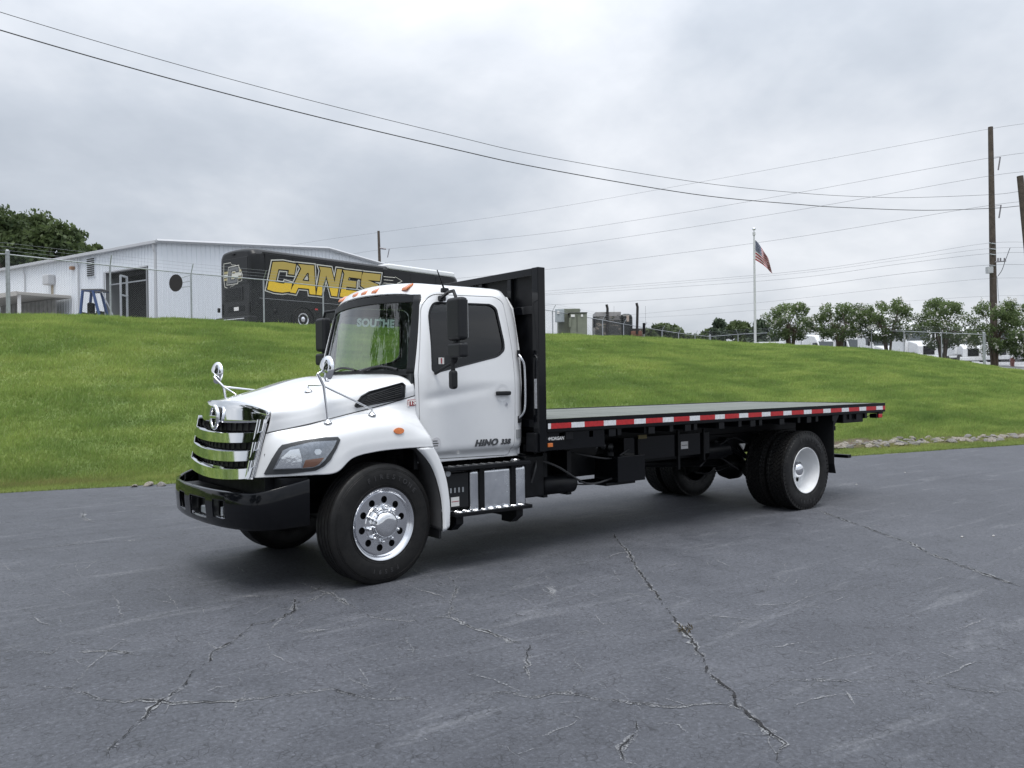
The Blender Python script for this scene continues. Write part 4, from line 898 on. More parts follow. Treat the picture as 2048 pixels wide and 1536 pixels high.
MB().tube([(1.6, 0, .72), (4.1, 0, .66), (WBX-.15, 0, .55)], .055, 14).build('drive_shaft', BLKM, T, smooth=60)
MB().lathe([(-.85, .06), (.85, .06)], (0, 0, .46), 16).build('front_axle', BLKM, T, smooth=60)
for s in (-1, 1): MB().lathe([(0, .15), (.05, .19), (.2, .19), (.25, .15)] if s > 0 else [(0, .15), (-.05, .19), (-.2, .19), (-.25, .15)], (WBX, s*.40, TZ), 24).build('brake_drum', BLKM, T, smooth=50)
for (x, s) in ((WBX-.28, -1), (WBX-.28, 1)): MB().lathe([(0, .001), (0, .09), (.17, .09), (.17, .001)], (x, s*.5, .47), 18, 'x').build('brake_chamber', BLKM, T, smooth=40)
# fuel tank and steps
tank = MB().box((.955, -1.10, .465), (1.635, -.50, .915)).build('fuel_tank', TANK, T, bevel=.055, segs=4)
MB().lathe([(.0, .055), (.035, .055), (.045, .045), (.045, .001)], (1.56, -1.0, .915), 24, 'z').build('filler_cap', ALU, tank, smooth=40)
for x in (1.075, 1.45): B('tank_strap', (x-.028, -1.118, .50), (x+.028, -1.102, .935), BLKM, .004, tank)
DIA = mat('step_tread', (0.05, 0.052, 0.055), 0.38, 0.6)
def step(name, x0, x1, z, y0, y1, shine):
    p = B(name, (x0, y0, z-.035), (x1, y1, z), BLKM, .006)
    n = int((x1-x0-.12)/.045)
    for i in range(n):
        x = x0+.08+i*.045
        for y in (y0+.045, (y0+y1)/2, y1-.045):
            q = .018 if i % 2 else -.018
            MB().add([(x-.016, y-.004-q*.5, z), (x+.016, y-.004+q*.5, z), (x+.016, y+.006+q*.5, z), (x-.016, y+.006-q*.5, z), (x-.008, y-q*.3, z+.007), (x+.008, y+q*.3, z+.007)], [(0, 1, 5, 4), (3, 4, 5, 2), (0, 4, 3), (1, 2, 5)]).build('tread_lug', shine, p)
step('upper_step', .66, 1.62, .945, -1.175, -1.03, DIA); step('lower_step', .72, 1.615, .525, -1.20, -1.04, ALU)
for x in (.80, 1.50): B('step_bracket', (x-.03, -1.10, .40), (x+.03, -.5, .49)); MB().prism([(-1.14, .42), (-1.04, .35), (-.9, .35), (-.9, .46), (-1.14, .49)], x-.04, x+.04, 'x').build('step_gusset', BLKM, T)
bb = B('battery_box', (.665, -1.08, .55), (.945, -.5, .88), BLKP, .012)
for k in range(4): B('box_slot', (.735+k*.045, -1.085, .70), (.752+k*.045, -1.0805, .745), GALV, .001, bb)
B('box_sticker', (.745, -1.0835, .575), (.835, -1.081, .66), PAPER, 0, bb); B('sticker_print', (.75, -1.086, .617), (.83, -1.084, .622), PAPR, 0, bb)
MB().lathe([(0, .001), (0, .028), (-.03, .028), (-.03, .001)], (.70, -1.08, .885), 14).build('air_fitting', GALV, T, smooth=40)
# air tanks, boxes and plumbing behind the cab
MB().lathe([(0, .001), (.02, .07), (.05, .10), (.46, .10), (.49, .07), (.51, .001)], (1.96, -.86, .64), 28, 'x').build('air_tank', BLKM, T, smooth=50)
for x in (2.03, 2.36): B('tank_bracket', (x-.03, -.90, .52), (x+.03, -.44, .98))
B('muffler_box', (1.70, -.98, .55), (1.95, -.5, .97), BLKM, .02); B('relay_box', (2.98, -1.0, .60), (3.41, -.62, .885), BLK, .008); B('box_bracket', (2.85, -.95, .57), (3.3, -.5, .60))
MB().lathe([(0, .05), (.04, .05), (.06, .03)], (3.0, -.85, .885), 16, 'z').build('box_cap', BLKM, T, smooth=40)
B('side_plate', (3.42, -.66, .78), (4.95, -.63, 1.05), BLK, .004); B('plate_rib', (3.62, -.69, .80), (3.65, -.66, 1.05)); B('plate_rib', (4.32, -.69, .62), (4.36, -.66, 1.10)); B('plate_rib', (4.80, -.69, .70), (4.83, -.66, 1.10))
B('side_sticker', (4.40, -.667, .865), (4.53, -.664, .955), PAPER, 0); B('sticker_print', (4.41, -.6685, .905), (4.52, -.6675, .912), BLKP, 0)
B('brass_plate', (3.62, -.70, 1.03), (3.76, -.69, 1.075), mat('dull_brass', (0.16, 0.13, 0.05), 0.5, 0.3), 0)
MB().lathe([(0, .001), (0, .11), (.42, .11), (.42, .001)], (4.95, -.55, .80), 20, 'x').build('air_dryer', BLKM, T, smooth=40)
for k, P in enumerate([[(1.75,-.75,1.0),(2.1,-.98,.85),(2.6,-.9,.62),(3.0,-.9,.64),(3.3,-.8,.66)], [(2.45,-.6,.98),(2.7,-.85,.90),(3.0,-.9,.86),(3.35,-.8,.93)], [(2.5,-.7,.60),(2.9,-.72,.58),(3.5,-.6,.66)], [(5.0,-.6,.75),(5.4,-.65,.95),(5.8,-.6,.85)], [(4.95,-.5,.6),(5.3,-.45,.72),(5.75,-.5,.5)], [(1.9,-.9,1.02),(1.82,-1.0,.86),(1.78,-.98,.7)], [(5.1,-.3,.5),(5.5,-.2,.45),(6.0,-.15,.5)]]):
    MB().tube(cr_spline(P, 6), .010 if k else .013, 6).build('air_line', mat('hose', (0.03, 0.03, 0.032), 0.35), T, smooth=60)
for (x, z) in ((3.05, .95), (3.18, .97), (3.30, .95), (5.2, .88), (5.45, .80)): MB().lathe([(0, .001), (0, .045), (-.05, .045), (-.07, .02), (-.07, .001)], (x, -.52, z), 14).build('valve', mat('valve_grey', (0.06, 0.062, 0.065), 0.4, 0.5), T, smooth=40)
MB().prism([(5.62, .86), (5.74, .86), (5.70, .78)], -.62, -.60).build('frame_gusset', PAPER, T)
B('exhaust_box', (1.72, .45, .48), (3.35, 1.0, .98), BLKM, .03); B('far_air_tank', (3.5, .5, .52), (4.6, .85, .8), BLKM, .05); B('transmission', (1.5, -.3, .50), (2.3, .3, .9), BLKM, .05); B('wiring_panel', (1.95, -.64, .66), (3.0, -.60, 1.06), BLKM, .004)
# ---- deck
XD0, XD1, ZD = 1.79, 8.205, 1.338
WOOD = mat('weathered_deck', (0.155, 0.168, 0.150), 0.6, col2=(0.085, 0.096, 0.085), vscale=2.2, rvar=0.1, bump=0.12, bscale=40)
for s in (-1, 1):
    rail = B('side_rail', (XD0, s*1.195, 1.215), (XD1, s*1.225, ZD+.006), BLK, .003)
    B('rail_lip', (XD0, s*1.14, 1.205), (XD1, s*1.192, 1.214), BLKM, .002)
    x = XD0+.045; k = 0; n = 0
    B('white_tape', (x-.035, s*1.2255, 1.247), (x, s*1.2275, 1.300), TWHT, 0, rail)
    while x < XD1-.02:
        L = .270 if k % 2 == 0 else .178; e = min(x+L, XD1-.005)
        B('red_tape' if k % 2 == 0 else 'white_tape', (x, s*1.2255, 1.247), (e, s*1.2275, 1.300), TRED if k % 2 == 0 else TWHT, 0, rail)
        x = e+.0008; k += 1
    for xx in np.arange(XD0+.3, XD1, .6): B('stake_pocket', (xx-.05, s*1.19, 1.13), (xx+.05, s*1.215, 1.205), BLKM, .003, rail)
nbd = 15; w = 2.38/nbd
for i in range(nbd):
    y = -1.19+i*w; dz = random.uniform(-.002, .002)
    B('deck_board', (XD0, y+.003, 1.30), (XD1-.03, y+w-.003, ZD-.004+dz), WOOD, .003)
tail = B('tail_plate', (XD1-.028, -1.19, 1.19), (XD1+.004, 1.19, ZD+.004), BLK, .003)
for s in (-1, 1):
    B('tail_light', (7.99, s*1.10, 1.128), (8.14, s*1.205, 1.19), BLKM, .006); B('red_lamp', (8.03, s*1.206, 1.132), (8.13, s*1.222, 1.186), REDL, .006)
    B('hanging_box', (7.18, s*.86, 1.085), (7.70, s*1.17, 1.214), BLKM, .012)
    MB().tube([(7.70, s*1.1, 1.15), (7.85, s*1.1, 1.14), (8.0, s*1.1, 1.16)], .006, 6).build('lamp_cable', BLKM, T)
    # mud flap: sheet with kicked tail
    rows = [[(x, s*y, z) for y in (.62, 1.20)] for (x, z) in ((6.90, 1.21), (6.90, .95), (6.895, .70), (6.90, .55), (6.935, .42))]
    MB().grid(rows).build('mud_flap', BLKP, T, solid=.012)
    B('flap_bracket', (6.91, s*.6, 1.0), (6.94, s*1.20, 1.06), BLKM, .003); MB().prism([(6.91, 1.21), (7.05, 1.21), (6.93, 1.06), (6.91, 1.06)], s*1.16, s*1.19).build('flap_gusset', BLKM, T)
    B('bumper_leg', (8.0, s*.36, .56), (8.08, s*.44, 1.0), BLKM)
B('rear_bumper', (8.02, -.74, .52), (8.12, .74, .57), BLKM, .008)
# ---- headboard
hbd = part_empty('headboard', T, (1.74, 0, 1.04))
for s in (-1, 1): B('headboard_post', (1.695, s*1.125, 1.03), (1.785, s*1.225, 2.83), BLK, .006, hbd)
B('headboard_sheet', (1.745, -1.124, 1.22), (1.755, 1.124, 2.80), BLKM, 0, hbd); B('headboard_top', (1.70, -1.124, 2.755), (1.785, 1.124, 2.828), BLK, .006, hbd)
for y in (-.75, -.25, .25, .75): B('headboard_rib', (1.705, y-.03, 1.22), (1.744, y+.03, 2.754), BLK, .004, hbd)
for z in (1.3, 2.42): B('headboard_rib', (1.71, -1.12, z-.04), (1.742, 1.12, z+.04), BLK, .004, hbd)
B('headboard_foot', (1.66, -1.20, 1.02), (1.80, -1.05, 1.21), BLKM, .01, hbd)
MB().box((1.693, -1.19, 1.45), (1.6945, -1.15, 1.74)).build('post_sticker', mat('sticker_silver', (0.35, 0.36, 0.38), 0.5, var=.3, vscale=40), hbd)
sk = B('front_sill', (1.80, -1.19, 1.03), (2.6, -1.17, 1.205), BLK, .003)
text('maker_lettering', 'MORGAN', .045, PAPER, basis((1.935, -1.1925, 1.145), (1, 0, 0), (0, 0, 1)), sk, extrude=.001, offset=.0015, shear=.2); MB().prism([(1.835, 1.135), (1.85, 1.155), (1.835, 1.16), (1.825, 1.145)], -1.194, -1.191).build('maker_mark', PAPER, sk)
B('side_marker', (1.815, -1.205, 1.065), (1.88, -1.191, 1.105), AMBER, .004, sk)
DECAL = bpy.data.materials.new('decal_white'); DECAL.use_nodes = True; _t = DECAL.node_tree; _tl = N(_t, 'ShaderNodeBsdfTranslucent'); _tl.inputs[0].default_value = (.50, .54, .53, 1); _t.links.new(_tl.outputs[0], _t.nodes['Material Output'].inputs[0])
# lettering on the passenger window, read through the windshield
text('window_lettering', 'SOUTHE', .12, DECAL, basis((1.11, .955, 2.395), (1, 0, 0), (0, -.18, 1)), doors[1], extrude=.0, offset=.006, space=1.05)

# ================================================================== BACKGROUND
PLZ = 4.1
FWD = Vector((_f[0], _f[1], 0)).normalized(); RGT = Vector((CR[0], CR[1], 0)).normalized()
# ---- chain link fence
def fence(name, label, posts, group=None, ends=(), arm=True, arm_side=1.0, rails_ext=None):
    # posts: list of (px, rail_y, depth)
    arm_side = -1.0; P = [at(*p) for p in posts]; H = 1.83
    root = thing(name, label, 'fence', (P[0][0], P[0][1], P[0][2]-H), 0, group)
    for i, p in enumerate(P):
        zb = min(p[2]-H-.05, bank_z(p[0], p[1])-.05); r = .05 if i in ends else .032
        po = MB().lathe([(zb, r), (p[2]+(.12 if i in ends else .0), r), (p[2]+(.15 if i in ends else .02), r*.4), (p[2]+(.15 if i in ends else .02), .001)], (p[0], p[1], 0), 10, 'z').build('post', GALV, root, smooth=40)
        if arm and i not in ends:
            d = (P[min(i+1, len(P)-1)]-P[max(i-1, 0)])[:2]; d /= np.linalg.norm(d); n = np.array([-d[1], d[0]])*arm_side
            MB().tube([p, p+np.array([n[0]*.22, n[1]*.22, .33])], .016, 6).build('wire_arm', GALV, root)
    for i in range(len(P)-1):
        MB().tube([P[i], P[i+1]], .021, 8, False).build('top_rail', GALV, root)
    # woven wire, one mass
    mb = MB(); pitch = .0715
    for i in range(len(P)-1):
        a, b = P[i], P[i+1]; L = np.linalg.norm((b-a)[:2]); n = max(2, int(L/pitch)); hN = H/pitch
        nr = np.array([-(b-a)[1], (b-a)[0], 0])/L
        def pt(u, v): return a+(b-a)*u+np.array([0, 0, -v])+nr*.028
        for dirn in (1, -1):
            for k in range(-int(hN)-1, n+int(hN)+1):
                u0 = k*pitch; u1 = k*pitch+dirn*H; v0, v1 = 0., H
                lo, hi = 0., 1.
                for (x0, x1) in ((u0, u1),):
                    if x1 > x0: lo = max(lo, (0-x0)/(x1-x0)); hi = min(hi, (L-x0)/(x1-x0))
                    else: lo = max(lo, (L-x0)/(x1-x0)); hi = min(hi, (0-x0)/(x1-x0))
                if hi-lo < .02: continue
                p0 = pt((u0+(u1-u0)*lo)/L, H*lo); p1 = pt((u0+(u1-u0)*hi)/L, H*hi); w = .0022
                t = (p1-p0)/np.linalg.norm(p1-p0); w = .0014; q = np.cross(t, nr)*w; m = nr*w
                mb.add([p0+q, p0-q, p0+m, p1+q, p1-q, p1+m], [(0, 1, 4, 3), (1, 2, 5, 4), (2, 0, 3, 5)])
    me = bpy.data.meshes.new('wire_mesh'); me.from_pydata(mb.v, [], mb.f); me.materials.append(mat('fence_wire', (0.22, 0.225, 0.23), 0.6, 0.4))
    o = bpy.data.objects.new('wire_mesh', me); COL.objects.link(o); o.parent = root; o.matrix_parent_inverse = parent_inv(root); o['kind'] = 'stuff'
    if arm:
        for k in (.35, .68, 1.0):
            pts = []
            for i, p in enumerate(P):
                d = (P[min(i+1, len(P)-1)]-P[max(i-1, 0)])[:2]; d /= np.linalg.norm(d); n = np.array([-d[1], d[0]])*arm_side
                pts.append(p+np.array([n[0]*.22*k, n[1]*.22*k, .33*k]))
            MB().tube(pts, .0035, 5, False).build('barbed_wire', GALV, root)
    return root
fence('chain_link_fence', 'chain link fence with angled wire arms along the crest left of the truck cab', [(16,509,26.9),(220,531,28.7),(382,547,30.5),(527,559.5,32.4),(646,573,34.4),(760,584,36.6),(870,595,39.2),(960,604,41.6),(1040,613,44.0),(1105,622,46.0),(1155,631,48.4),(1205,640,51.2),(1247,648,54.0),(1288,655,57.0),(1324,661,59.5),(1357,666,62),(1390,670,64.4),(1419,673,66.0)], ends=(0, 17))
fence('chain_link_fence', 'short piece of chain link fence running out of the left edge of the photo', [(-250,498,24.6),(-110,503,25.7),(14,508.5,26.95)], ends=(2,))
def lin(px, a, b):
    t = (px-a[0])/(b[0]-a[0]); return 1/((1-t)/a[1]+t/b[1])
fr = [(1421,673),(1476,668.5),(1540,665.5),(1602,663),(1672,661),(1743,661),(1808,662.4),(1883,665.6),(1967,669)]
fence('chain_link_fence', 'chain link fence in front of the row of white flowering trees', [(a, b, lin(a, (1421, 66.1), (1967, 48.8))) for a, b in fr], ends=(0, 8), arm_side=1)
fence('chain_link_fence', 'chain link fence falling away right of the last flowering tree', [(1969,669.5,48.9),(2020,683,55),(2062,692,61),(2100,700,67)], ends=(0,), arm_side=1)
# round traffic mirror on the fence
cm = thing('convex_mirror', 'dark round convex mirror held out from the fence by struts left of the bus', 'mirror', tuple(at(352, 566, 29.6)))
c0 = at(352, 566, 29.6); pp = at(382, 566, 30.4); vd = Vector((pp-c0)); vd.z = 0; vd.normalize()
o = MB().lathe([(-.05, .001), (-.045, .12), (-.03, .22), (-.0, .30), (.012, .305), (.012, .001)], (0, 0, 0), 32, 'z').build('mirror_dish', mat('dish_black', (0.018, 0.014, 0.014), 0.5), cm, smooth=50)
o.data.transform(basis(c0, Vector((0, 0, 1)), (-FWD*0.92-RGT*.38).cross(Vector((0, 0, 1))).normalized()))
for dz in (.2, -.02, -.22): MB().tube([c0+np.array(vd)*.08+np.array([0, 0, dz*.7]), pp+np.array([0, 0, dz+.1])], .016, 6).build('strut', GALV, cm)

# ---- bus
BUS = thing('coach_bus', 'black coach bus with big gold team name along its side', 'bus', (9.94, 27.88, PLZ), R(13.8))
BM = Matrix.Translation((9.94, 27.88, PLZ)) @ Matrix.Rotation(R(13.8), 4, 'Z')
def bb_(name, m, mb, smooth=0, parent=None, **kw):
    me = bpy.data.meshes.new(name); me.from_pydata(mb.v, [], mb.f); me.validate(); me.transform(BM); return finish(name, me, m, parent or BUS, smooth, **kw)
BW = mat('bus_black_vinyl', (0.009, 0.0095, 0.011), 0.4, spec=0.35, coat=0.05, var=0.25, vscale=1.2); BG = mat('bus_grey_panel', (0.014, 0.0145, 0.016), 0.45, spec=0.35, var=0.2)
sec = cr_spline([(0,.05,.32),(0,0.0,.42),(0,-.0,1.4),(0,.0,2.6),(0,.02,3.25),(0,.09,3.42),(0,.25,3.56),(0,.7,3.63),(0,1.3,3.65)], 4)
sec = [(p[1], p[2]) for p in sec]; secf = sec+[(2.6-y, z) for y, z in sec[::-1][1:]]
rows = []
for (u, sy, zt) in ((-.0,.30,.16),(.02,.20,.11),(.08,.09,.06),(.2,.02,.02),(.4,0,0),(13.0,0,0),(13.2,.05,.05),(13.35,.2,.16)):
    rows.append([(u+(.04 if u == 0 else 0)*0-(.0), 1.3+(y-1.3)*(1-sy/1.3), z-zt*max(0, (z-2.6)/1.05)) for y, z in secf])
bus_body = bb_('body', BW, MB().grid(rows), 40)
def cap(rows_, name, m): return bb_(name, m, MB().add(rows_, [tuple(range(len(rows_)))]), 0)
cap(rows[0], 'rear_wall', BG); cap(rows[-1], 'front_wall', BG)
def bbox(name, a, b, m, bev=.01, parent=None): return bb_(name, m, MB().box(a, b), bevel=bev, parent=parent)
bbox('rear_bumper', (-.22, .02, .30), (.25, 2.58, .62), BG, .06); bbox('bumper_tape', (-.228, .35, .50), (-.222, 1.9, .53), TWHT, 0)
lv = bbox('engine_grille', (-.03, .75, 1.35), (.01, 2.25, 1.95), BG, .01)
for k in range(7): bbox('louvre', (-.05, .85, 1.40+k*.075), (-.028, 2.05, 1.43+k*.075), BLKM, .004, lv)
bbox('licence_plate', (-.03, 1.05, .90), (-.012, 1.40, 1.06), PAPER, .004); bbox('plate_recess', (-.012, .65, .84), (.002, 1.9, 1.12), BLKM, .01)
bbox('rear_window_panel', (-.02, .35, 2.05), (.02, 2.25, 3.22), BW, .05)
for y in (.28, 2.3): bbox('tail_lamp', (-.02, y-.06, .75), (.02, y+.06, 1.25), BLKM, .01)
bbox('roof_pod', (.2, .02, 3.0), (.62, .3, 3.36), BG, .06); bbox('camera_pod', (-.06, 1.3, 3.36), (.06, 1.5, 3.42), BLKM, .02)
bbox('roof_edge', (.5, -.02, 3.375), (7.6, .03, 3.43), BG, .015); bbox('white_roof_cap', (8.0, .02, 3.40), (13.0, 2.5, 3.70), mat('white_gelcoat', (0.75, 0.76, 0.77), 0.35), .10)
for (x0, x1) in ((.62, 2.05), (2.07, 3.9), (3.92, 5.75), (5.77, 7.6), (7.62, 9.5), (9.52, 11.4), (11.42, 12.9)): bbox('window_panel', (x0, -.012, 2.02), (x1, .004, 3.36), BW, .01)
for k, (x0, x1) in enumerate(((.35, 1.70), (3.6, 5.2), (5.22, 6.8), (6.82, 8.4), (8.42, 10.2))): bbox('luggage_door', (x0, -.012, .42), (x1, .002, 1.38), BW, .012)
bbox('belt_trim', (.3, -.016, 1.39), (13.0, .0, 1.405), GALV, .003)
bb_('vent_cover', BLKM, MB().lathe([(-.03, .001), (-.03, .09), (0, .11)], (1.16, -.012, .86), 20), 40)
for (x, y) in ((2.62, .0), (10.6, .0)):
    a = [(x+.62*math.cos(q), .52+.62*math.sin(q)) for q in np.linspace(-.25, math.pi+.25, 24)]
    bb_('wheel_arch', BLKM, MB().tube([(p[0], -.01, p[1]) for p in a], .03, 6), 60); bb_('arch_recess', SEAM, MB().lathe([(-.013, .001), (-.013, .6)], (x, 0, .54), 36))
    bb_('tyre', RUB, MB().lathe([(.1, .29), (-.015, .30), (-.03, .36), (-.028, .46), (-.0, .52), (.2, .52)], (x, 0, .56), 40), 40)
    wh = bb_('wheel_disc', ALU, MB().lathe([(.0, .30), (-.03, .295), (-.02, .26), (.0, .2), (-.01, .12), (-.05, .09), (-.06, .001)], (x, 0, .58), 36), 50)
    for i in range(8): bb_('hand_hole', SEAM, MB().lathe([(-.014, .001), (-.014, .038)], (x+.225*math.cos(i*.785), 0, .58+.225*math.sin(i*.785)), 12), parent=wh)
bbox('side_marker', (3.30, -.02, 1.05), (3.45, -.005, 1.12), REDL, .004); bbox('far_lamp', (-.05, 2.55, .9), (.05, 2.66, 1.1), BLKM, .02)
GLY = {'C': [[(1.01,3.03),(1.56,3.10),(2.25,3.06),(2.14,2.57),(1.82,2.57),(1.86,2.76),(1.3,2.74),(1.12,2.15),(1.58,2.12),(1.65,2.22),(2.02,2.16),(1.93,1.80),(1.5,1.72),(1.04,1.73),(.70,1.80),(.80,2.19)]],
       'A': [[(2.37,3.08),(3.26,3.10),(3.33,1.76),(2.99,1.76),(2.96,2.0),(2.35,2.0),(2.21,1.74),(1.9,1.76),(2.54,2.89)], [(2.86,2.72),(2.59,2.35),(2.97,2.34),(2.95,2.73)]],
       'N': [[(3.56,3.08),(4.26,3.08),(4.46,2.42),(4.62,3.08),(4.92,3.08),(4.59,1.77),(4.26,1.78),(3.96,2.71),(3.67,1.75),(3.37,1.76),(3.64,2.9)]],
       'E': [[(4.97,3.06),(6.17,3.07),(6.11,2.74),(5.33,2.75),(5.28,2.59),(5.8,2.59),(5.76,2.28),(5.18,2.28),(5.14,2.12),(5.87,2.12),(5.79,1.76),(4.76,1.78),(5.06,2.88)]],
       'S': [[(6.24,3.06),(7.41,3.08),(7.33,2.73),(6.52,2.72),(7.25,2.54),(7.16,2.1),(6.96,1.78),(5.90,1.78),(5.99,2.1),(6.68,2.12),(6.08,2.4),(6.15,2.85)]]}
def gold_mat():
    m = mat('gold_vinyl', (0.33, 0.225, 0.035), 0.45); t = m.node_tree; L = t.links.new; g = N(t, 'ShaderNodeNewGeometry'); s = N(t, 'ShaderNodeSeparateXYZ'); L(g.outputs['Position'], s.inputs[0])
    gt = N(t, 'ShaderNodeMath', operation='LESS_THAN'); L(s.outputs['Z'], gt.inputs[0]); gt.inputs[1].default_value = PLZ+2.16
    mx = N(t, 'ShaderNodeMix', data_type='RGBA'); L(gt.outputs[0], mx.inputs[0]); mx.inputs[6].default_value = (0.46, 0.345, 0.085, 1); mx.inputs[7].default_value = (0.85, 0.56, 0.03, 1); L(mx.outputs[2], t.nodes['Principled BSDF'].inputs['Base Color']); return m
GOLD = gold_mat()
SID = BM @ Matrix.Rotation(R(90), 4, 'X')
for ch, polys in GLY.items():
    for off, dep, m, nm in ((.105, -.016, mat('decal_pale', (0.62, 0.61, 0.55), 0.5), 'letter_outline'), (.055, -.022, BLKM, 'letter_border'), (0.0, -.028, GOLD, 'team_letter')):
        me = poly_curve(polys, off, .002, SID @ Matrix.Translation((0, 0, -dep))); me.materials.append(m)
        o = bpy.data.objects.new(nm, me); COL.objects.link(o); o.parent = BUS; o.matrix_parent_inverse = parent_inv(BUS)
for k, (a, b) in enumerate([((7.6,2.98),(8.4,3.0)),((7.62,2.82),(8.25,2.84)),((7.6,2.66),(8.5,2.66)),((7.65,2.48),(8.3,2.48)),((8.4,3.05),(8.9,2.86)),((8.9,2.86),(8.55,2.72)),((8.55,2.72),(8.75,2.6)),((8.75,2.6),(8.35,2.45)),((7.7,2.35),(8.4,2.3))]):
    bb_('wind_streak', mat('decal_pale', (0.62, 0.61, 0.55)), MB().tube([(a[0], -.016, a[1]), (b[0], -.016, b[1])], .016, 4))
# rear emblem: state outline with banded letter
def rear_poly(polys, off, dep, m, nm):
    me = poly_curve(polys, off, .002, BM @ Matrix.Translation((dep, 0, 0)) @ Matrix(((0, 0, -1, 0), (-1, 0, 0, 0), (0, 1, 0, 0), (0, 0, 0, 1)))); me.materials.append(m)
    o = bpy.data.objects.new(nm, me); COL.objects.link(o); o.parent = BUS; o.matrix_parent_inverse = parent_inv(BUS); return o
PB = mat('decal_pale', (0.62, 0.61, 0.55)); PGd = mat('decal_gold', (0.40, 0.34, 0.16), 0.5)
stt = [(-2.15,3.06),(-1.62,3.06),(-1.52,2.95),(-1.25,2.92),(-.95,2.78),(-.72,2.45),(-.78,2.18),(-1.25,2.12),(-1.40,2.0),(-1.62,2.0),(-1.72,1.88),(-2.1,2.0),(-2.18,2.4)]
rear_poly([stt, [(a*.955-.066, .955*b+.112) for a, b in stt]], 0, -.024, PB, 'emblem_outline')
for z0, z1, m in ((2.58, 2.68, PGd), (2.42, 2.55, PB), (2.28, 2.38, PGd)): rear_poly([[(-2.12, z0), (-.80, z0), (-.82, z1), (-2.12, z1)]], 0, -.023, m, 'emblem_band')
for off, dep, m in ((.075, -.028, PB), (.04, -.031, BLKM), (0, -.034, mat('decal_grey', (0.16, 0.165, 0.17), 0.5))):
    rear_poly([[(-1.72,2.80),(-1.05,2.82),(-1.02,2.62),(-1.2,2.62),(-1.2,2.70),(-1.55,2.69),(-1.62,2.26),(-1.28,2.26),(-1.28,2.34),(-1.12,2.34),(-1.14,2.14),(-1.85,2.14),(-1.78,2.5)]], off, dep, m, 'emblem_letter')

# ---- white metal building
KB = Vector((9.49, 40.65, PLZ)); DR = Vector((.9541, .2995, 0)).normalized(); DL = Vector((-DR.y, DR.x, 0)); EV, RG, GW, LL = 5.55, 6.68, 24.6, 44.0
BLD = thing('metal_building', 'long white ribbed metal warehouse with an open roller door', 'building', tuple(KB))
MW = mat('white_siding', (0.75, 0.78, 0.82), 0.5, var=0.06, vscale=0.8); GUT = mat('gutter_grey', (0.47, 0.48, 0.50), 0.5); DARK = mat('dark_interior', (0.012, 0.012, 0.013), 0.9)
def bp_(u, v, z): p = KB+DR*u+DL*v; return (p.x, p.y, PLZ+z)
def bquad(name, P, m, parent=BLD, **kw): return MB().add([bp_(*p) for p in P], [tuple(range(len(P)))]).build(name, m, parent, **kw)
def obox(name, u0, u1, v0, v1, z0, z1, m, parent=BLD, bev=.0):
    mb = MB().box((u0, v0, z0), (u1, v1, z1)); mb.v = [bp_(*v) for v in mb.v]; return mb.build(name, m, parent, bevel=bev)
def roofz(u): return EV+(RG-EV)*(1-abs(u-GW/2)/(GW/2))
# gable wall of ribbed panels (one panel mesh, stretched to the roof line)
pw = .308
def panel_mesh(name):
    pr = [(0, 0), (pw*.78, 0), (pw*.84, -.035), (pw*.94, -.035), (pw, 0)]
    me = bpy.data.meshes.new(name); v = [(x, y, z) for z in (0, 1) for x, y in pr]; n = len(pr); me.from_pydata(v, [], [(i, i+1, n+i+1, n+i) for i in range(n-1)]); me.materials.append(MW); return me
PM = panel_mesh('wall_panel')
def wall_panel(pos, ang, h, z0=0.0):
    o = bpy.data.objects.new('wall_panel', PM); COL.objects.link(o); o.parent = BLD; o.matrix_parent_inverse = parent_inv(BLD); o.location = (pos[0], pos[1], PLZ+z0); o.rotation_euler = (0, 0, ang); o.scale = (1, 1, h)
aR = math.atan2(DR.y, DR.x); aL = math.atan2(-DL.y, -DL.x)
i = 0
while i*pw < GW-pw: wall_panel(bp_(i*pw, 0, 0), aR, roofz(i*pw)-.02); i += 1
i = 0
while i*pw < LL:
    v = (i+1)*pw; door = 1.05 < v-pw*.5 < 5.35
    wall_panel(bp_(0, v, 0), aL, (EV-4.32) if door else EV-.02, 4.32 if door else 0); i += 1
bquad('doorway_dark_sheet', [(.9, 1.0, 0), (.9, 5.4, 0), (.9, 5.4, 4.4), (.9, 1.0, 4.4)], DARK)  # near black sheet, the unlit inside of the hall put into its colour
for v in (1.05, 5.35): obox('door_jamb', -.03, .9, v-.06, v+.06, 0, 4.32, mat('jamb_grey', (0.25, 0.26, 0.27), .6))
obox('door_head', -.03, .9, 1.05, 5.35, 4.26, 4.34, GUT); obox('door_track', .2, .26, 1.1, 5.3, 3.55, 3.62, GALV)
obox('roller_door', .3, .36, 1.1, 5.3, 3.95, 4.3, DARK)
rf = MB().add([bp_(-.25, -.25, EV+.0), bp_(GW/2, -.25, RG+.06), bp_(GW+.25, -.25, EV), bp_(-.25, LL, EV), bp_(GW/2, LL, RG+.06), bp_(GW+.25, LL, EV)], [(0, 1, 4, 3), (1, 2, 5, 4)]).build('roof', mat('roof_metal', (0.50, 0.52, 0.55), 0.45, 0.2), BLD, solid=.08)
for (a, b) in ((0, GW/2), (GW/2, GW)):
    za, zb = roofz(a), roofz(b)
    MB().tube([bp_(a-.2 if a == 0 else a, -.22, za+.0), bp_(b, -.22, zb+.0)], .10, 4).build('gable_trim', GUT, BLD)
obox('gutter', -.30, -.10, -.2, LL, EV-.14, EV+.04, GUT, bev=.02)
for v in (.10, 8.05, 14.6, 21): MB().tube([bp_(-.2, v, EV-.1), bp_(-.16, v, EV-.45), bp_(-.10, v, EV-.6), bp_(-.10, v, .0)], .075 if v < 1 else .05, 6).build('downpipe', GUT, BLD)
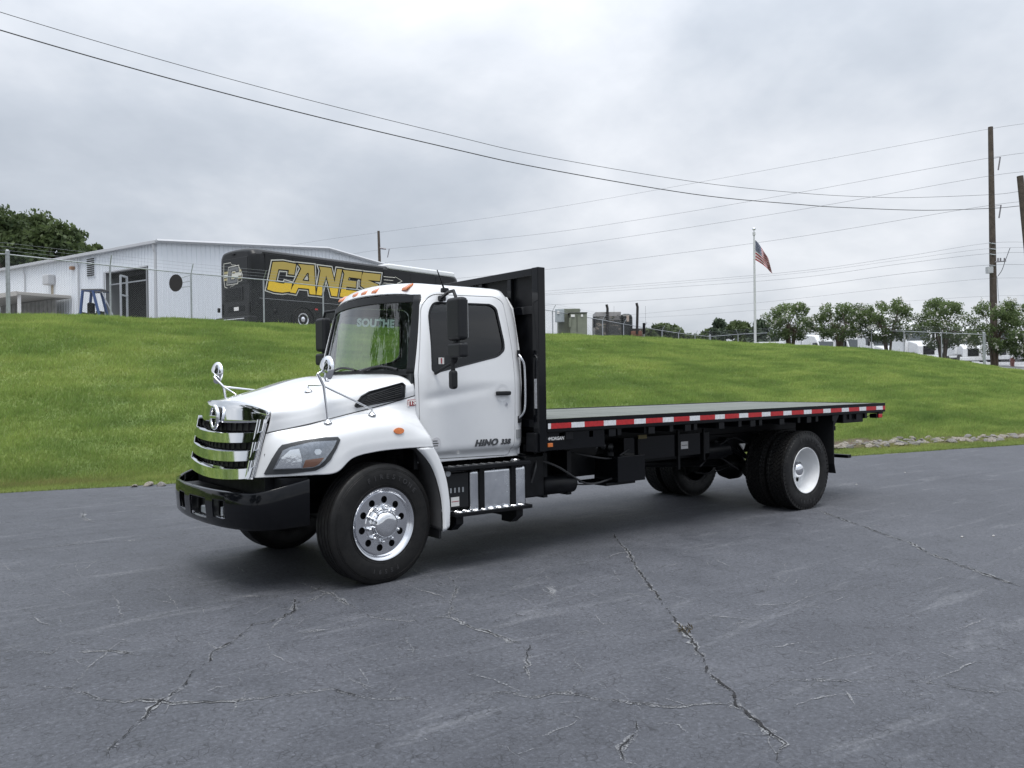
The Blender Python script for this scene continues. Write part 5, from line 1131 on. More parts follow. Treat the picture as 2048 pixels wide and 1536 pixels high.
lvr = obox('wall_louvre', -.06, .0, 6.30, 7.15, 4.15, 5.30, MW)
for k in range(9): obox('louvre_blade', -.10, -.06, 6.34, 7.11, 4.22+k*.12, 4.28+k*.12, DARK, lvr)
obox('exhaust_hood', -.5, .0, 10.9, 11.6, 4.0, 4.65, GUT, bev=.08); obox('rust_streak', -.048, -.044, 11.1, 11.4, 3.2, 4.0, mat('rust_stain', (0.42, 0.36, 0.28), .8, var=.3))
for (u, v, z) in ((3.5, 15.5, 6.2), (4.2, 11.9, 6.3)):
    cp = MB().lathe([(EV-.1, .14), (z, .14)], (*bp_(u, v, 0)[:2], PLZ), 12, 'z').build('roof_vent', GUT, BLD); MB().lathe([(z, .22), (z+.12, .2), (z+.16, .001)], (*bp_(u, v, 0)[:2], PLZ), 12, 'z').build('vent_cap', GUT, cp)
obox('wall_lamp', -.25, 0, 8.6, 8.85, 4.75, 4.95, mat('lamp_rust', (0.3, .17, .10), .6), bev=.03)
# low canopy beside the building
cn = thing('canopy_shed', 'low flat roofed open canopy against the white building', 'shed', bp_(-1.5, 11.0, 0))
obox('canopy_roof', -3.2, -.1, 8.9, 24, 3.02, 3.20, mat('canopy_cream', (0.42, 0.40, 0.37), .6), cn, .02); obox('fascia', -3.25, -3.2, 8.9, 24, 2.96, 3.22, mat('canopy_cream', (0.42, 0.40, 0.37)), cn)
for v in (9.0, 13.0, 17.0): obox('canopy_post', -3.1, -2.96, v, v+.14, 0, 3.02, PAPER, cn)
for k in range(14): obox('back_slat', -.9, -.82, 9.2+k*.5, 9.64+k*.5, 0, 2.95, mat('grey_boards', (0.24, .235, .225), .8, var=.3), cn, .01)
# forklift in front of the door
fl = thing('forklift', 'blue forklift with pale mast parked by the open warehouse door', 'forklift', tuple(at(192, 690, 44.0)))
FB = mat('forklift_blue', (0.035, 0.075, 0.20), 0.45, var=.2); base = at(190, 690, 44.0); fu = RGT; fd = FWD
def fp(u, d, z): p = Vector((base[0], base[1], PLZ))+fu*u+fd*d; return (p.x, p.y, p.z+z)
def fbar(name, a, b, r, m): return MB().tube([fp(*a), fp(*b)], r, 6).build(name, m, fl)
def fbx(name, a, b, m, bev=.05): mb = MB().box(a, b); mb.v = [fp(*v) for v in mb.v]; return mb.build(name, m, fl, bevel=bev)
for d in (-.45, .45):
    fbar('guard_post', (-.55, d, 1.1), (-.38, d, 2.62), .075, FB); fbar('guard_post', (.55, d, 1.0), (.15, d, 2.62), .075, FB); fbar('guard_rail', (-.42, d, 2.62), (.55, d, 2.64), .05, FB)
    fbar('mast_rail', (1.55, d*.8, .2), (1.55, d*.8, 3.4), .06, GALV)
for u in (-.3, -.05, .2, .45): fbar('guard_bar', (u, -.45, 2.64), (u, .45, 2.64), .03, PAPER)
fbar('mast_top', (1.55, -.36, 3.4), (1.55, .36, 3.4), .06, GALV); fbar('mast_cross', (1.55, -.36, 2.4), (1.55, .36, 2.4), .05, GALV); fbar('tilt_strut', (.6, -.4, 2.55), (1.3, -.4, 1.0), .03, GALV)
fbx('counterweight', (-1.1, -.55, .3), (.0, .55, 1.15), FB, .12); fbx('forklift_body', (.0, -.5, .3), (1.3, .5, .8), BLKM); fbx('seat', (-.35, -.25, 1.15), (.15, .25, 1.5), BLKM); fbx('seat_back', (-.30, -.25, 1.4), (-.05, .25, 2.05), BLKM, .1); fbx('gas_bottle', (-.75, -.3, 1.15), (-.45, .3, 1.55), BLKM, .1); fbx('control_panel', (.2, -.3, .8), (.4, .3, 1.6), BLKM); fbx('guard_roof', (-.45, -.5, 2.62), (.62, .5, 2.72), mat('guard_dark', (.08, .08, .085), .5), .03)
for u in (-.7, 1.05):
    for d in (-.55, .55):
        w_ = MB().lathe([(-.12, .001), (-.12, .32), (.12, .32), (.12, .001)], (0, 0, 0), 20).build('tyre', RUB, fl, smooth=40); w_.data.transform(Matrix.Translation(fp(u, d, .33)) @ Matrix.Rotation(math.atan2(fu.y, fu.x), 4, 'Z'))

# ---- trees
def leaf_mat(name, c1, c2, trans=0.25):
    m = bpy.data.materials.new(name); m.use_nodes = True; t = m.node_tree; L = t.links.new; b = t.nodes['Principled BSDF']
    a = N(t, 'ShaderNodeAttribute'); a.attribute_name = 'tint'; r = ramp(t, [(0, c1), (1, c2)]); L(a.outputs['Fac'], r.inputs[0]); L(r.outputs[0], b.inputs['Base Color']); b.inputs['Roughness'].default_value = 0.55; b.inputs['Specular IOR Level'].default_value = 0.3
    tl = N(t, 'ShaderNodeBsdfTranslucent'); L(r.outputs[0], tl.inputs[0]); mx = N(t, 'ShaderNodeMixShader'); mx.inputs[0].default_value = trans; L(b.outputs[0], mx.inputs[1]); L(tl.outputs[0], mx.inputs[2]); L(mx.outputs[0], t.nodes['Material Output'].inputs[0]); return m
BARK = mat('bark', (0.10, 0.075, 0.055), 0.9, var=0.4, vscale=6, bump=0.6, bscale=20)
def leaves(P, size, m, name, parent, tint=None, aspect=.55):
    n = len(P); P = np.asarray(P, float); rng = RNG
    a = rng.normal(size=(n, 3)); a /= np.linalg.norm(a, axis=1)[:, None]; b = rng.normal(size=(n, 3)); b -= (a*b).sum(1)[:, None]*a; b /= np.linalg.norm(b, axis=1)[:, None]
    s = (size*rng.uniform(.6, 1.4, n))[:, None]
    V = np.empty((n, 4, 3)); V[:, 0] = P-a*s; V[:, 1] = P+b*s*aspect; V[:, 2] = P+a*s; V[:, 3] = P-b*s*aspect
    me = bpy.data.meshes.new(name); me.vertices.add(4*n); me.vertices.foreach_set('co', V.reshape(-1).astype(np.float32)); me.loops.add(4*n); me.loops.foreach_set('vertex_index', np.arange(4*n, dtype=np.int32))
    me.polygons.add(n); me.polygons.foreach_set('loop_start', np.arange(0, 4*n, 4, dtype=np.int32)); me.update()
    t = np.repeat(np.clip(tint if tint is not None else rng.uniform(0, 1, n), 0, 1), 4).astype(np.float32); me.attributes.new('tint', 'FLOAT', 'POINT').data.foreach_set('value', t); me.materials.append(m)
    o = bpy.data.objects.new(name, me); COL.objects.link(o); o.parent = parent; return o
def branch_tree(root, height, spread, trunks, clumps, per, lsize, csize, m, trunk_r, crown0, seed, narrow=0.0, flowers=0):
    rr = np.random.default_rng(seed); tips = []
    for k in range(trunks):
        a = 2*math.pi*k/trunks+rr.uniform(-.4, .4); lean = spread*(.25 if trunks > 1 else .06)
        top = np.array([math.cos(a)*lean, math.sin(a)*lean, height*rr.uniform(.5, .62)]); mid = top*.5+np.array([rr.uniform(-.1, .1), rr.uniform(-.1, .1), 0])*spread*.3
        MB().tube(cr_spline([(math.cos(a)*trunk_r*.6*(trunks > 1), math.sin(a)*trunk_r*.6*(trunks > 1), -.3), mid, top], 4), list(np.linspace(trunk_r, trunk_r*.4, 9)), 7).build('trunk', BARK, root, smooth=60).matrix_parent_inverse = Matrix.Identity(4)
        tips.append((mid, top))
    C = []; lim = 0
    for k in range(clumps):
        a = rr.uniform(0, 2*math.pi); e = rr.uniform(-1, 1); rad = rr.uniform(.35, 1)**.6
        z = crown0+(height-crown0)*(.5+.5*e); env = math.sqrt(max(0.02, 1-e*e*.9))*(1-narrow*max(0, e))*rr.uniform(.75, 1.12)
        c = np.array([math.cos(a)*spread*rad*env, math.sin(a)*spread*rad*env, z]); C.append(c)
        if k % 3 == 0:
            mid, top = tips[k % len(tips)]; s = mid+(top-mid)*rr.uniform(.3, 1)
            MB().tube([s, s*.45+c*.55+np.array([0, 0, .05*height*rr.uniform(-.5, .6)]), c], [trunk_r*.32, trunk_r*.2, trunk_r*.07], 5).build('limb', BARK, root, smooth=60).matrix_parent_inverse = Matrix.Identity(4)
    C = np.array(C); idx = rr.integers(0, len(C), clumps*per)
    off = rr.normal(size=(len(idx), 3)); off /= np.linalg.norm(off, axis=1)[:, None]; off *= (csize*rr.uniform(.1, 1, len(idx))**.5)[:, None]; off[:, 2] *= .75
    P = C[idx]+off
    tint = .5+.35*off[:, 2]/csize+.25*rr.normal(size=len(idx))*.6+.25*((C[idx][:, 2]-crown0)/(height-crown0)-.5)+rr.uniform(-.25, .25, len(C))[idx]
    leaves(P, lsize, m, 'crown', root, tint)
    if flowers:
        outer = C[np.argsort(-np.linalg.norm((C-np.array([0, 0, (crown0+height)*.5]))*np.array([1, 1, .8]), axis=1))[:flowers]]
        for f in outer:
            d = f-np.array([0, 0, (crown0+height)*.45]); d /= np.linalg.norm(d); f = f+d*csize*.8; Q = f+rr.normal(size=(12, 3))*np.array([.05, .05, .06])*1.0
            leaves(Q, .045, FLW, 'blossom', root, aspect=.9)
LM = leaf_mat('myrtle_leaf', (0.038, 0.064, 0.026), (0.18, 0.24, 0.095), .45); FLW = leaf_mat('white_blossom', (0.55, 0.53, 0.50), (0.8, 0.79, 0.76), .3)
LO = leaf_mat('oak_leaf', (0.028, 0.048, 0.020), (0.12, 0.16, 0.062), .4); LP = leaf_mat('pine_leaf', (0.022, 0.036, 0.024), (0.075, 0.105, 0.06), .1)
myr = [(1582, 688, 57, 616, 'leftmost, nearest the flagpole'), (1680, 690, 56, 614, 'second from the flagpole'), (1776, 700, 54.5, 607, 'with a tall spike of leaves, middle of the row'), (1886, 718, 53, 607, 'with few blossoms, left of the tall utility pole'), (1990, 736, 50.5, 612, 'full of blossoms in front of the tall utility pole'), (2062, 742, 52, 620, 'cut by the right edge of the photo')]
for k, (px, py, D, ty, w) in enumerate(myr):
    b = at(px, py, D); z0 = bank_z(b[0], b[1]); top = at(px, ty, D)[2]; h = top-z0
    t = thing('crepe_myrtle', f'white flowering crepe myrtle {w}', 'tree', (b[0], b[1], z0), random.uniform(0, 6), 'crepe myrtles in a row behind the fence')
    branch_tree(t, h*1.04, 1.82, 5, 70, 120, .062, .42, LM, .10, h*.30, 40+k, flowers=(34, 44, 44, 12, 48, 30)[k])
    for j in range(7):      # upright leafy shoots above the crown
        a = j*.9+k; r_ = random.uniform(.1, 1.3); s0 = np.array([math.cos(a)*r_, math.sin(a)*r_, h*.86-.12*r_*r_]); q = s0+np.linspace(0, 1, 40)[:, None]*np.array([math.cos(a)*.12, math.sin(a)*.12, random.uniform(.25, .5)])
        leaves(q+RNG.normal(size=q.shape)*.05, .07, LM, 'shoot', t, RNG.uniform(.4, 1, len(q)))
def far_tree(px, ty, by, D, spread_px, label, kind='oak', clumps=60, group='trees on the skyline', m=None):
    b = at(px, by, D); top = at(px, ty, D); h = top[2]-PLZ+2; sp = spread_px/CF*D
    t = thing('pine_tree' if kind == 'pine' else 'leafy_tree', label, 'tree', (b[0], b[1], PLZ-2), 0, group)
    branch_tree(t, h, sp, 1, clumps, 95, .24*D/80, sp*.30+.3, m or (LP if kind == 'pine' else LO), .035*h, h*.35, int(px)+900, narrow=.5 if kind == 'pine' else .1)
far_tree(8, 424, 520, 78, 62, 'tall leafy tree at the very left edge of the photo', clumps=80); far_tree(62, 432, 520, 84, 60, 'tall leafy tree with a domed top behind the warehouse roof', clumps=80); far_tree(112, 452, 520, 82, 55, 'broad leafy tree behind the two white roof vents', clumps=70)
far_tree(152, 470, 520, 86, 38, 'lower leafy tree falling away to the warehouse ridge', clumps=50); far_tree(196, 494, 530, 92, 14, 'small treetop peeking over the left slope of the warehouse roof', clumps=24); far_tree(-60, 440, 520, 80, 60, 'leafy tree just cut by the left edge of the photo', clumps=60)
far_tree(581, 487, 540, 105, 24, 'dark treetop peeking over the warehouse roof above the bus', clumps=24); far_tree(652, 494, 540, 108, 12, 'tiny treetop at the warehouse ridge', clumps=14)
far_tree(1330, 655, 690, 150, 42, 'hazy low tree beyond the camouflage tractor', clumps=30); far_tree(1290, 664, 690, 150, 30, 'low bush like tree right behind the camouflage tractor', clumps=24); far_tree(1372, 661, 690, 152, 26, 'low dark tree midway between tractor and flagpole', clumps=24)
far_tree(1438, 642, 690, 140, 16, 'pointed pale pine left of the flagpole', 'pine', 34); far_tree(1478, 650, 690, 145, 34, 'round dark tree just left of the flagpole', clumps=36); far_tree(1522, 648, 690, 142, 26, 'loose pine right behind the flagpole foot', 'pine', 34); far_tree(1420, 664, 692, 150, 20, 'low tree at the foot of the pointed pine', clumps=20)
# trees the windshield and the chrome mirror: in front of the truck, outside the frame
for (x, y, h, sp, lab) in ((-16, 13.5, 13.5, 3.9, 'large dark tree in front of the truck, seen only as a reflection in its windshield'), (-26, 0.5, 12, 4.2, 'large dark tree mirrored in the chrome grille of the truck'), (-24, 14, 11, 3.8, 'leafy tree mirrored at the far side of the grille'), (-29, -8, 12, 4.4, 'leafy tree mirrored in the near corner of the grille')):
    t = thing('leafy_tree', lab, 'tree', (x, y, bank_z(x, y) if y > 5 else 0), 0, 'trees in front of the truck'); branch_tree(t, h, sp, 1, 90, 110, .22, 1.0, LO, .28, h*.25, int(-x*7))

# ---- electrical cabinets, flagpole
ECG = mat('cabinet_green', (0.175, 0.19, 0.145), 0.55, var=0.12, vscale=3); ECB = mat('meter_grey', (0.36, 0.40, 0.42), 0.5)
def vbox(root, name, px0, px1, y0, D, depth, m, yb=None, parent=None, bev=.02, d0=0.0):
    a = at(px0, y0, D+d0); b = at(px1, y0, D+d0); zb = at(px0, yb, D)[2] if yb else bank_z(a[0], a[1])-.1
    mb = MB(); A = Vector(a); Bv = Vector(b); dd = FWD*depth
    P = [A, Bv, Bv+dd, A+dd]; mb.add([(p.x, p.y, zb) for p in P]+[(p.x, p.y, a[2]) for p in P], [(3,2,1,0),(4,5,6,7),(0,1,5,4),(1,2,6,5),(2,3,7,6),(3,0,4,7)]); return mb.build(name, m, parent or root, bevel=bev)
ec = thing('electrical_cabinet', 'tall grey green electrical cabinet with a pale meter box beside the fence post', 'cabinet', tuple(at(1137, 670, 47.5)))
vbox(ec, 'cabinet_body', 1116, 1160, 617.5, 47.5, 1.1, ECG); mbx = vbox(ec, 'meter_box', 1110.5, 1128.5, 618, 47.1, .3, ECB, 644); vbox(ec, 'meter_dial', 1114, 1119, 622, 47.05, .04, PAPER, 628, mbx)
ec2 = thing('electrical_cabinet', 'lower grey green transformer cabinet with a flat dark lid', 'cabinet', tuple(at(1157, 670, 46.9)))
vbox(ec2, 'cabinet_body', 1140, 1174, 626.5, 46.9, 1.0, ECG); vbox(ec2, 'cabinet_lid', 1137.5, 1175, 624.5, 46.85, 1.1, mat('lid_dark', (0.06, 0.065, 0.055), .6), 626.5)
vbox(ec2, 'conduit_box', 1138, 1142.5, 636, 46.8, .2, ECG, 654); vbox(ec2, 'warning_label', 1142, 1149.5, 629, 46.86, .02, PAPER, 634, bev=0); vbox(ec2, 'warning_label', 1162, 1166, 629, 46.86, .02, PAPER, 633.5, bev=0); vbox(ec2, 'door_gap', 1153.6, 1154.2, 630, 46.87, .02, BLKM, 664, bev=0)
fpz = at(1510, 695, 52); fpt = at(1508, 472, 52)
fpole = thing('flagpole', 'white flagpole with a ball on top', 'flagpole', (fpz[0], fpz[1], bank_z(fpz[0], fpz[1])))
FPX, FPY = fpt[0], fpt[1]; z0 = bank_z(FPX, FPY)
MB().lathe([(z0-.2, .085), (fpt[2]-1, .06), (fpt[2]+.05, .045), (fpt[2]+.05, .09), (fpt[2]+.22, .09), (fpt[2]+.22, .03), (fpt[2]+.34, .03)], (FPX, FPY, 0), 14, 'z').build('pole_shaft', mat('pole_white', (0.55, 0.56, 0.56), .4, var=.1), fpole, smooth=40)
MB().lathe([(.0, .001), (.03, .09), (.10, .12), (.17, .09), (.2, .001)], (FPX, FPY, fpt[2]+.34), 16, 'z').build('finial', CHROME, fpole, smooth=60)
def flag_mat():
    m = mat('flag_cloth', (0.6, 0.6, 0.6), 0.8); t = m.node_tree; L = t.links.new; b = t.nodes['Principled BSDF']; u = N(t, 'ShaderNodeUVMap'); s = N(t, 'ShaderNodeSeparateXYZ'); L(u.outputs[0], s.inputs[0])
    k = N(t, 'ShaderNodeMath', operation='MULTIPLY'); L(s.outputs['Y'], k.inputs[0]); k.inputs[1].default_value = 6.5; f = N(t, 'ShaderNodeMath', operation='FRACT'); L(k.outputs[0], f.inputs[0]); lt = N(t, 'ShaderNodeMath', operation='LESS_THAN'); L(f.outputs[0], lt.inputs[0]); lt.inputs[1].default_value = .5
    m1 = N(t, 'ShaderNodeMix', data_type='RGBA'); L(lt.outputs[0], m1.inputs[0]); m1.inputs[6].default_value = (.62, .60, .60, 1); m1.inputs[7].default_value = (.36, .02, .035, 1)
    cx = N(t, 'ShaderNodeMath', operation='LESS_THAN'); L(s.outputs['X'], cx.inputs[0]); cx.inputs[1].default_value = .4; cy = N(t, 'ShaderNodeMath', operation='GREATER_THAN'); L(s.outputs['Y'], cy.inputs[0]); cy.inputs[1].default_value = .4615; ca = N(t, 'ShaderNodeMath', operation='MULTIPLY'); L(cx.outputs[0], ca.inputs[0]); L(cy.outputs[0], ca.inputs[1])
    # rows of white stars as dots
    sx = N(t, 'ShaderNodeMath', operation='MULTIPLY'); L(s.outputs['X'], sx.inputs[0]); sx.inputs[1].default_value = 20; sy = N(t, 'ShaderNodeMath', operation='MULTIPLY'); L(s.outputs['Y'], sy.inputs[0]); sy.inputs[1].default_value = 14
    cbv = N(t, 'ShaderNodeCombineXYZ'); L(sx.outputs[0], cbv.inputs[0]); L(sy.outputs[0], cbv.inputs[1]); v = N(t, 'ShaderNodeTexVoronoi'); v.inputs['Scale'].default_value = 1; v.inputs['Randomness'].default_value = 0; L(cbv.outputs[0], v.inputs['Vector']); sl = N(t, 'ShaderNodeMath', operation='LESS_THAN'); L(v.outputs['Distance'], sl.inputs[0]); sl.inputs[1].default_value = .28
    mb_ = N(t, 'ShaderNodeMix', data_type='RGBA'); L(sl.outputs[0], mb_.inputs[0]); mb_.inputs[6].default_value = (.03, .045, .12, 1); mb_.inputs[7].default_value = (.6, .6, .62, 1)
    m2 = N(t, 'ShaderNodeMix', data_type='RGBA'); L(ca.outputs[0], m2.inputs[0]); L(m1.outputs[2], m2.inputs[6]); L(mb_.outputs[2], m2.inputs[7]); L(m2.outputs[2], b.inputs['Base Color']); return m
# flag drooping from the hoist, folded by its own weight
nu, nv = 36, 20; hoist = 1.25; V = []; UV = []
for i in range(nu+1):
    for j in range(nv+1):
        u, v = i/nu, j/nv
        drop = 1.75*u**1.1*(1-.15*v); out = .98*u**.9*(.9+.25*(1-v)); wv = .10*math.sin(9*u+3*v)*u**.5+.05*math.sin(17*u-5*v)*u
        comp = 1-.45*u
        p = np.array([FPX, FPY, fpt[2]-.25-hoist*(1-v)*comp-drop*.80-.0])+np.array(RGT)*(.07+out*.92)+np.array(FWD)*(wv*1.6)+np.array(RGT)*wv*.5
        V.append(tuple(p)); UV.append((u, v))
mb = MB().add(V, [(i*(nv+1)+j, (i+1)*(nv+1)+j, (i+1)*(nv+1)+j+1, i*(nv+1)+j+1) for i in range(nu) for j in range(nv)])
fo = mb.build('flag', flag_mat(), None, smooth=60); ul = fo.data.uv_layers.new(name='UVMap')
for lp in fo.data.loops: ul.data[lp.index].uv = UV[lp.vertex_index]
tag(fo, 'striped red and white flag with blue canton drooping from the flagpole', 'flag')

# ---- camouflage tractor seen over the crest
def camo():
    m = mat('camouflage', (0.1, 0.1, 0.1), 0.5); t = m.node_tree; L = t.links.new; g = N(t, 'ShaderNodeTexCoord'); mp = N(t, 'ShaderNodeMapping'); mp.inputs['Scale'].default_value = (.8, .8, 1.6); L(g.outputs['Object'], mp.inputs[0]); n = N(t, 'ShaderNodeTexNoise'); n.inputs['Scale'].default_value = 1.5; n.inputs['Detail'].default_value = 3; L(mp.outputs[0], n.inputs['Vector'])
    r = ramp(t, [(0, (.03, .032, .03)), (.47, (.05, .05, .045)), (.55, (.20, .17, .14)), (.60, (.04, .05, .035)), (.69, (.30, .29, .27))], 'CONSTANT'); L(n.outputs[0], r.inputs[0]); L(r.outputs[0], t.nodes['Principled BSDF'].inputs['Base Color']); return m
ct = thing('tractor_truck', 'camouflage wrapped truck tractor with two dark exhaust stacks behind the fence', 'truck', tuple(at(1215, 690, 55)))
CMO = camo(); GRL = mat('sleeper_pale', (0.30, 0.29, 0.285), .5, var=.35, vscale=2)
sl_ = vbox(ct, 'sleeper', 1190, 1243, 633, 55, 2.0, CMO); vbox(ct, 'sleeper_top', 1191, 1242, 624, 55.0, 1.95, GRL, 633)
for (a, b, c, h0) in ((1193, 1204, 1212, 632), (1206, 1218, 1226, 631), (1224, 1236, 1241, 629)):
    P = [at(a, 640, 54.97), at(b, h0, 54.97), at(c, 640, 54.97)]; MB().add(P, [(0, 1, 2)]).build('mountain_print', mat('print_grey', (.14, .135, .13), .6), ct, solid=.005)
vbox(ct, 'day_cab', 1241, 1266, 627, 55.3, 1.9, mat('cab_dark', (.02, .024, .022), .35), bev=.25); vbox(ct, 'tan_patch', 1253, 1258, 631, 55.25, .03, mat('patch_tan', (.40, .33, .28), .6), 643, bev=0); vbox(ct, 'hood', 1258, 1287, 657, 55.5, 1.8, CMO)
for (px, y0) in ((1214, 609), (1274, 606)):
    p0 = at(px, 668, 54.9); p1 = at(px+1, y0+8, 54.9); p2 = at(px-1, y0, 54.9); MB().tube([p0, p1, p2], .085, 10).build('exhaust_stack', mat('stack_dark', (.03, .028, .026), .45, .4), ct, smooth=60)
MB().tube([at(1288, 668, 55), at(1288, 646, 55)], .09, 8).build('air_cleaner', BLKM, ct); vbox(ct, 'tail_mirror', 1186.5, 1190, 633, 54.8, .25, BLKM, 655); vbox(ct, 'side_fairing', 1262, 1284, 662, 54.9, .1, mat('rust_red', (.16, .075, .05), .7, var=.4), 672)
for px in (1228, 1291): MB().tube([at(px, 650, 55), at(px, 612, 55)], .008, 4).build('antenna', BLKM, ct)
# ---- white trucks parked in the far yard
YW = mat('yard_white', (0.72, 0.73, 0.74), 0.4, var=.04); YG = mat('yard_glass', (0.05, 0.06, 0.065), 0.15)
def yard_truck(label, loc, rz):
    t = thing('parked_tractor', label, 'truck', loc, rz, 'white tractors parked in the far yard')
    def b(name, a, c, m, bev=.05, parent=t):
        o = MB().box(a, c).build(name, m, None, bevel=bev); o.parent = parent; return o
    cabp = MB().prism([(-.2,1.0),(-.2,2.0),(.25,2.95),(.7,3.5),(2.3,3.75),(2.6,3.6),(2.6,1.0)], -1.1, 1.1).build('cab', YW, None, bevel=.08); cabp.parent = t
    w_ = MB().prism([(-.215,2.02),(.235,2.93),(.255,2.93),(-.195,2.02)], -.95, .95).build('windshield', YG, None); w_.parent = t
    hp = MB().prism([(-1.9,.75),(-1.95,1.5),(-1.6,1.72),(-.2,2.0),(-.2,.75)], -.85, .85).build('hood', YW, None, bevel=.08); hp.parent = t
    b('grille', (-1.97, -.45, .8), (-1.93, .45, 1.5), BLKM, 0); b('bumper', (-2.1, -1.1, .4), (-1.85, 1.1, .75), YW); b('chassis', (-1.5, -.45, .55), (5.0, .45, .8), BLKM); b('fuel_tank', (.6, -1.2, .4), (2.2, -.7, .95), ALU, .15)
    for s in (-1, 1):
        b('side_window', (.3, s*1.101, 2.1), (1.0, s*1.108, 2.8), YG, 0); b('mirror', (-.1, s*1.25, 2.0), (.05, s*1.45, 2.7), BLKM)
        for x in (-1.2, 3.3, 4.5):
            w2 = MB().lathe([(-.15, .001), (-.15, .28), (-.13, .5), (.13, .5), (.15, .001)], (x, s*.95, .5), 20).build('wheel', RUB, None, smooth=40); w2.parent = t
    return t
def yz(px, py, D): p = at(px, py, D); return (p[0], p[1], 2.72)
y0 = yard_truck('white tractor facing the camera between the fifth and the middle flowering tree', yz(1835, 742, 70), math.atan2(FWD.y, FWD.x))
copy_thing(y0, yz(1935, 742, 78), math.atan2(FWD.y, FWD.x)-.25, 'white tractor with dark grille just left of the fence corner post'); copy_thing(y0, yz(2010, 745, 74), math.atan2(FWD.y, FWD.x)-.7, 'white tractor right of the trunk at the fence corner'); copy_thing(y0, yz(2075, 745, 76), math.atan2(FWD.y, FWD.x)-.7, 'white tractor cut by the right edge of the photo')
copy_thing(y0, yz(1715, 735, 86), math.atan2(FWD.y, FWD.x)+.2, 'white tractor showing below the second and third flowering trees'); copy_thing(y0, yz(1765, 735, 80), math.atan2(FWD.y, FWD.x)+.1, 'white tractor low behind the middle flowering tree'); copy_thing(y0, yz(1655, 733, 90), math.atan2(FWD.y, FWD.x)+.3, 'white tractor low behind the second flowering tree')
def trailer(px0, px1, ytop, D, label):
    a = at(px0, ytop, D); b = at(px1, ytop, D); t = thing('box_trailer', label, 'trailer', (a[0], a[1], 2.72), 0, 'white trailers in the far yard')
    vbox(t, 'trailer_box', px0, px1, ytop, D, 2.5, YW, yb=716, bev=.06); vbox(t, 'trailer_frame', px0+1, px1-1, 716, D, 2.3, BLKM, yb=722)
    for px in (px0+(px1-px0)*.7, px0+(px1-px0)*.85):
        p = at(px, 722, D); w2 = MB().lathe([(-.3, .001), (-.3, .5), (.3, .5), (.3, .001)], (0, 0, 0), 18).build('wheel', RUB, t, smooth=40); w2.data.transform(Matrix.Translation((p[0], p[1], 3.22)) @ Matrix.Rotation(math.atan2(RGT.y, RGT.x), 4, 'Z'))
trailer(1518, 1568, 684, 95, 'white trailer roof showing left of the first flowering tree'); trailer(1590, 1636, 682, 98, 'white trailer between the first two flowering trees'); trailer(1878, 1935, 684, 92, 'white trailer behind the tree left of the utility pole'); trailer(1960, 2046, 688, 96, 'long white trailer at the far right of the yard')
hy = thing('fire_hydrant', 'small faded red hydrant at the edge of the concrete yard', 'hydrant', tuple(at(2025, 737, 53)))
p = tuple(at(2025, 737, 53)); HR = mat('hydrant_red', (.55, .27, .25), .7); MB().lathe([(0, .16), (.06, .16), (.06, .11), (.5, .11), (.52, .14), (.58, .13), (.68, .07), (.72, .001)], p, 14, 'z').build('barrel', HR, hy, smooth=40); MB().tube([(p[0]-.22, p[1], p[2]+.42), (p[0]+.22, p[1], p[2]+.42)], .06, 8).build('outlet', HR, hy)
# ---- utility poles and lines
PWD = mat('pole_wood', (0.085, 0.068, 0.055), 0.9, var=0.35, vscale=4, bump=0.5, bscale=25)
def upole(px, ty, by, D, lab, r0, lean=8.0):
    b = at(px+lean, by, D); t = at(px, ty, D); z0 = bank_z(b[0], b[1]) if px > 1500 else PLZ
    r = thing('utility_pole', lab, 'utility pole', (b[0], b[1], z0)); MB().tube([(b[0], b[1], z0-.3), ((b[0]+t[0])/2, (b[1]+t[1])/2, (z0+t[2])/2), tuple(t)], [r0, r0*.82, r0*.62], 14).build('pole_shaft', PWD, r, smooth=60); return r
p1 = upole(1981, 254, 720, 52.5, 'tall wooden utility pole rising behind the flowering trees', .23); p2 = upole(2040, 352, 760, 42, 'shorter wooden pole cut by the right edge of the photo', .24, 44); p3 = upole(757, 462, 620, 85, 'distant wooden utility pole standing behind the bus roof', .2)
INS = mat('insulator_grey', (.20, .19, .21), .4)
for (x, y) in ((2000.5, 314), (2002, 410)): MB().tube([at(x, y, 52.4), at(x-4, y+26, 52.4)], .045, 8).build('insulator', INS, p1); MB().tube([at(1986, y+3, 52.4), at(x, y, 52.4)], .015, 5).build('insulator_link', INS, p1)
vbox(p1, 'switch_box', 1976, 1987, 533, 52.1, .3, GUT, 546)
for y in (486, 497, 508, 530): MB().tube([at(1978, y, 52.3), at(1991, y+2, 52.3)], .035, 6).build('cross_bolt', GALV, p1)
MB().tube(cr_spline([at(1996, 552, 52.3), at(2004, 540, 52.2), at(2010, 523, 52.2), at(2020, 496, 52.3)], 5), .02, 6).build('drop_cable', BLKM, p1); MB().tube([at(1990, 524, 52.2), at(2012, 522, 52.2)], .04, 6).build('cutout_arm', INS, p1)
for x in (1996, 2001, 2009): MB().tube([at(x, 524, 52.2), at(x, 516, 52.2)], .05, 6).build('cutout', INS, p1)
MB().tube([at(1994, 552, 52.2), at(2004, 690, 51.5)], .02, 6).build('ground_conduit', GALV, p1)
MB().tube([at(760, 496, 84.8), at(772, 498, 84.8)], .09, 6).build('standoff', INS, p3); MB().tube([at(778.5, 498, 84.8), at(775, 515, 84.8)], .045, 6).build('insulator', INS, p3)
def wire(pts, a, b, r, label, m=None):
    q = []; X = [p[0] for p in pts]; 
    P = cr_spline([(p[0], p[1], 0) for p in pts], 8)
    for p in P: q.append(at(p[0], p[1], lin(p[0], a, b)))
    o = MB().tube(q, r*(.6 if m else .85), 6, False).build('power_line', m or mat('cable_black', (.02, .02, .022), .6), None, smooth=60); tag(o, label, 'power line', 'overhead lines')
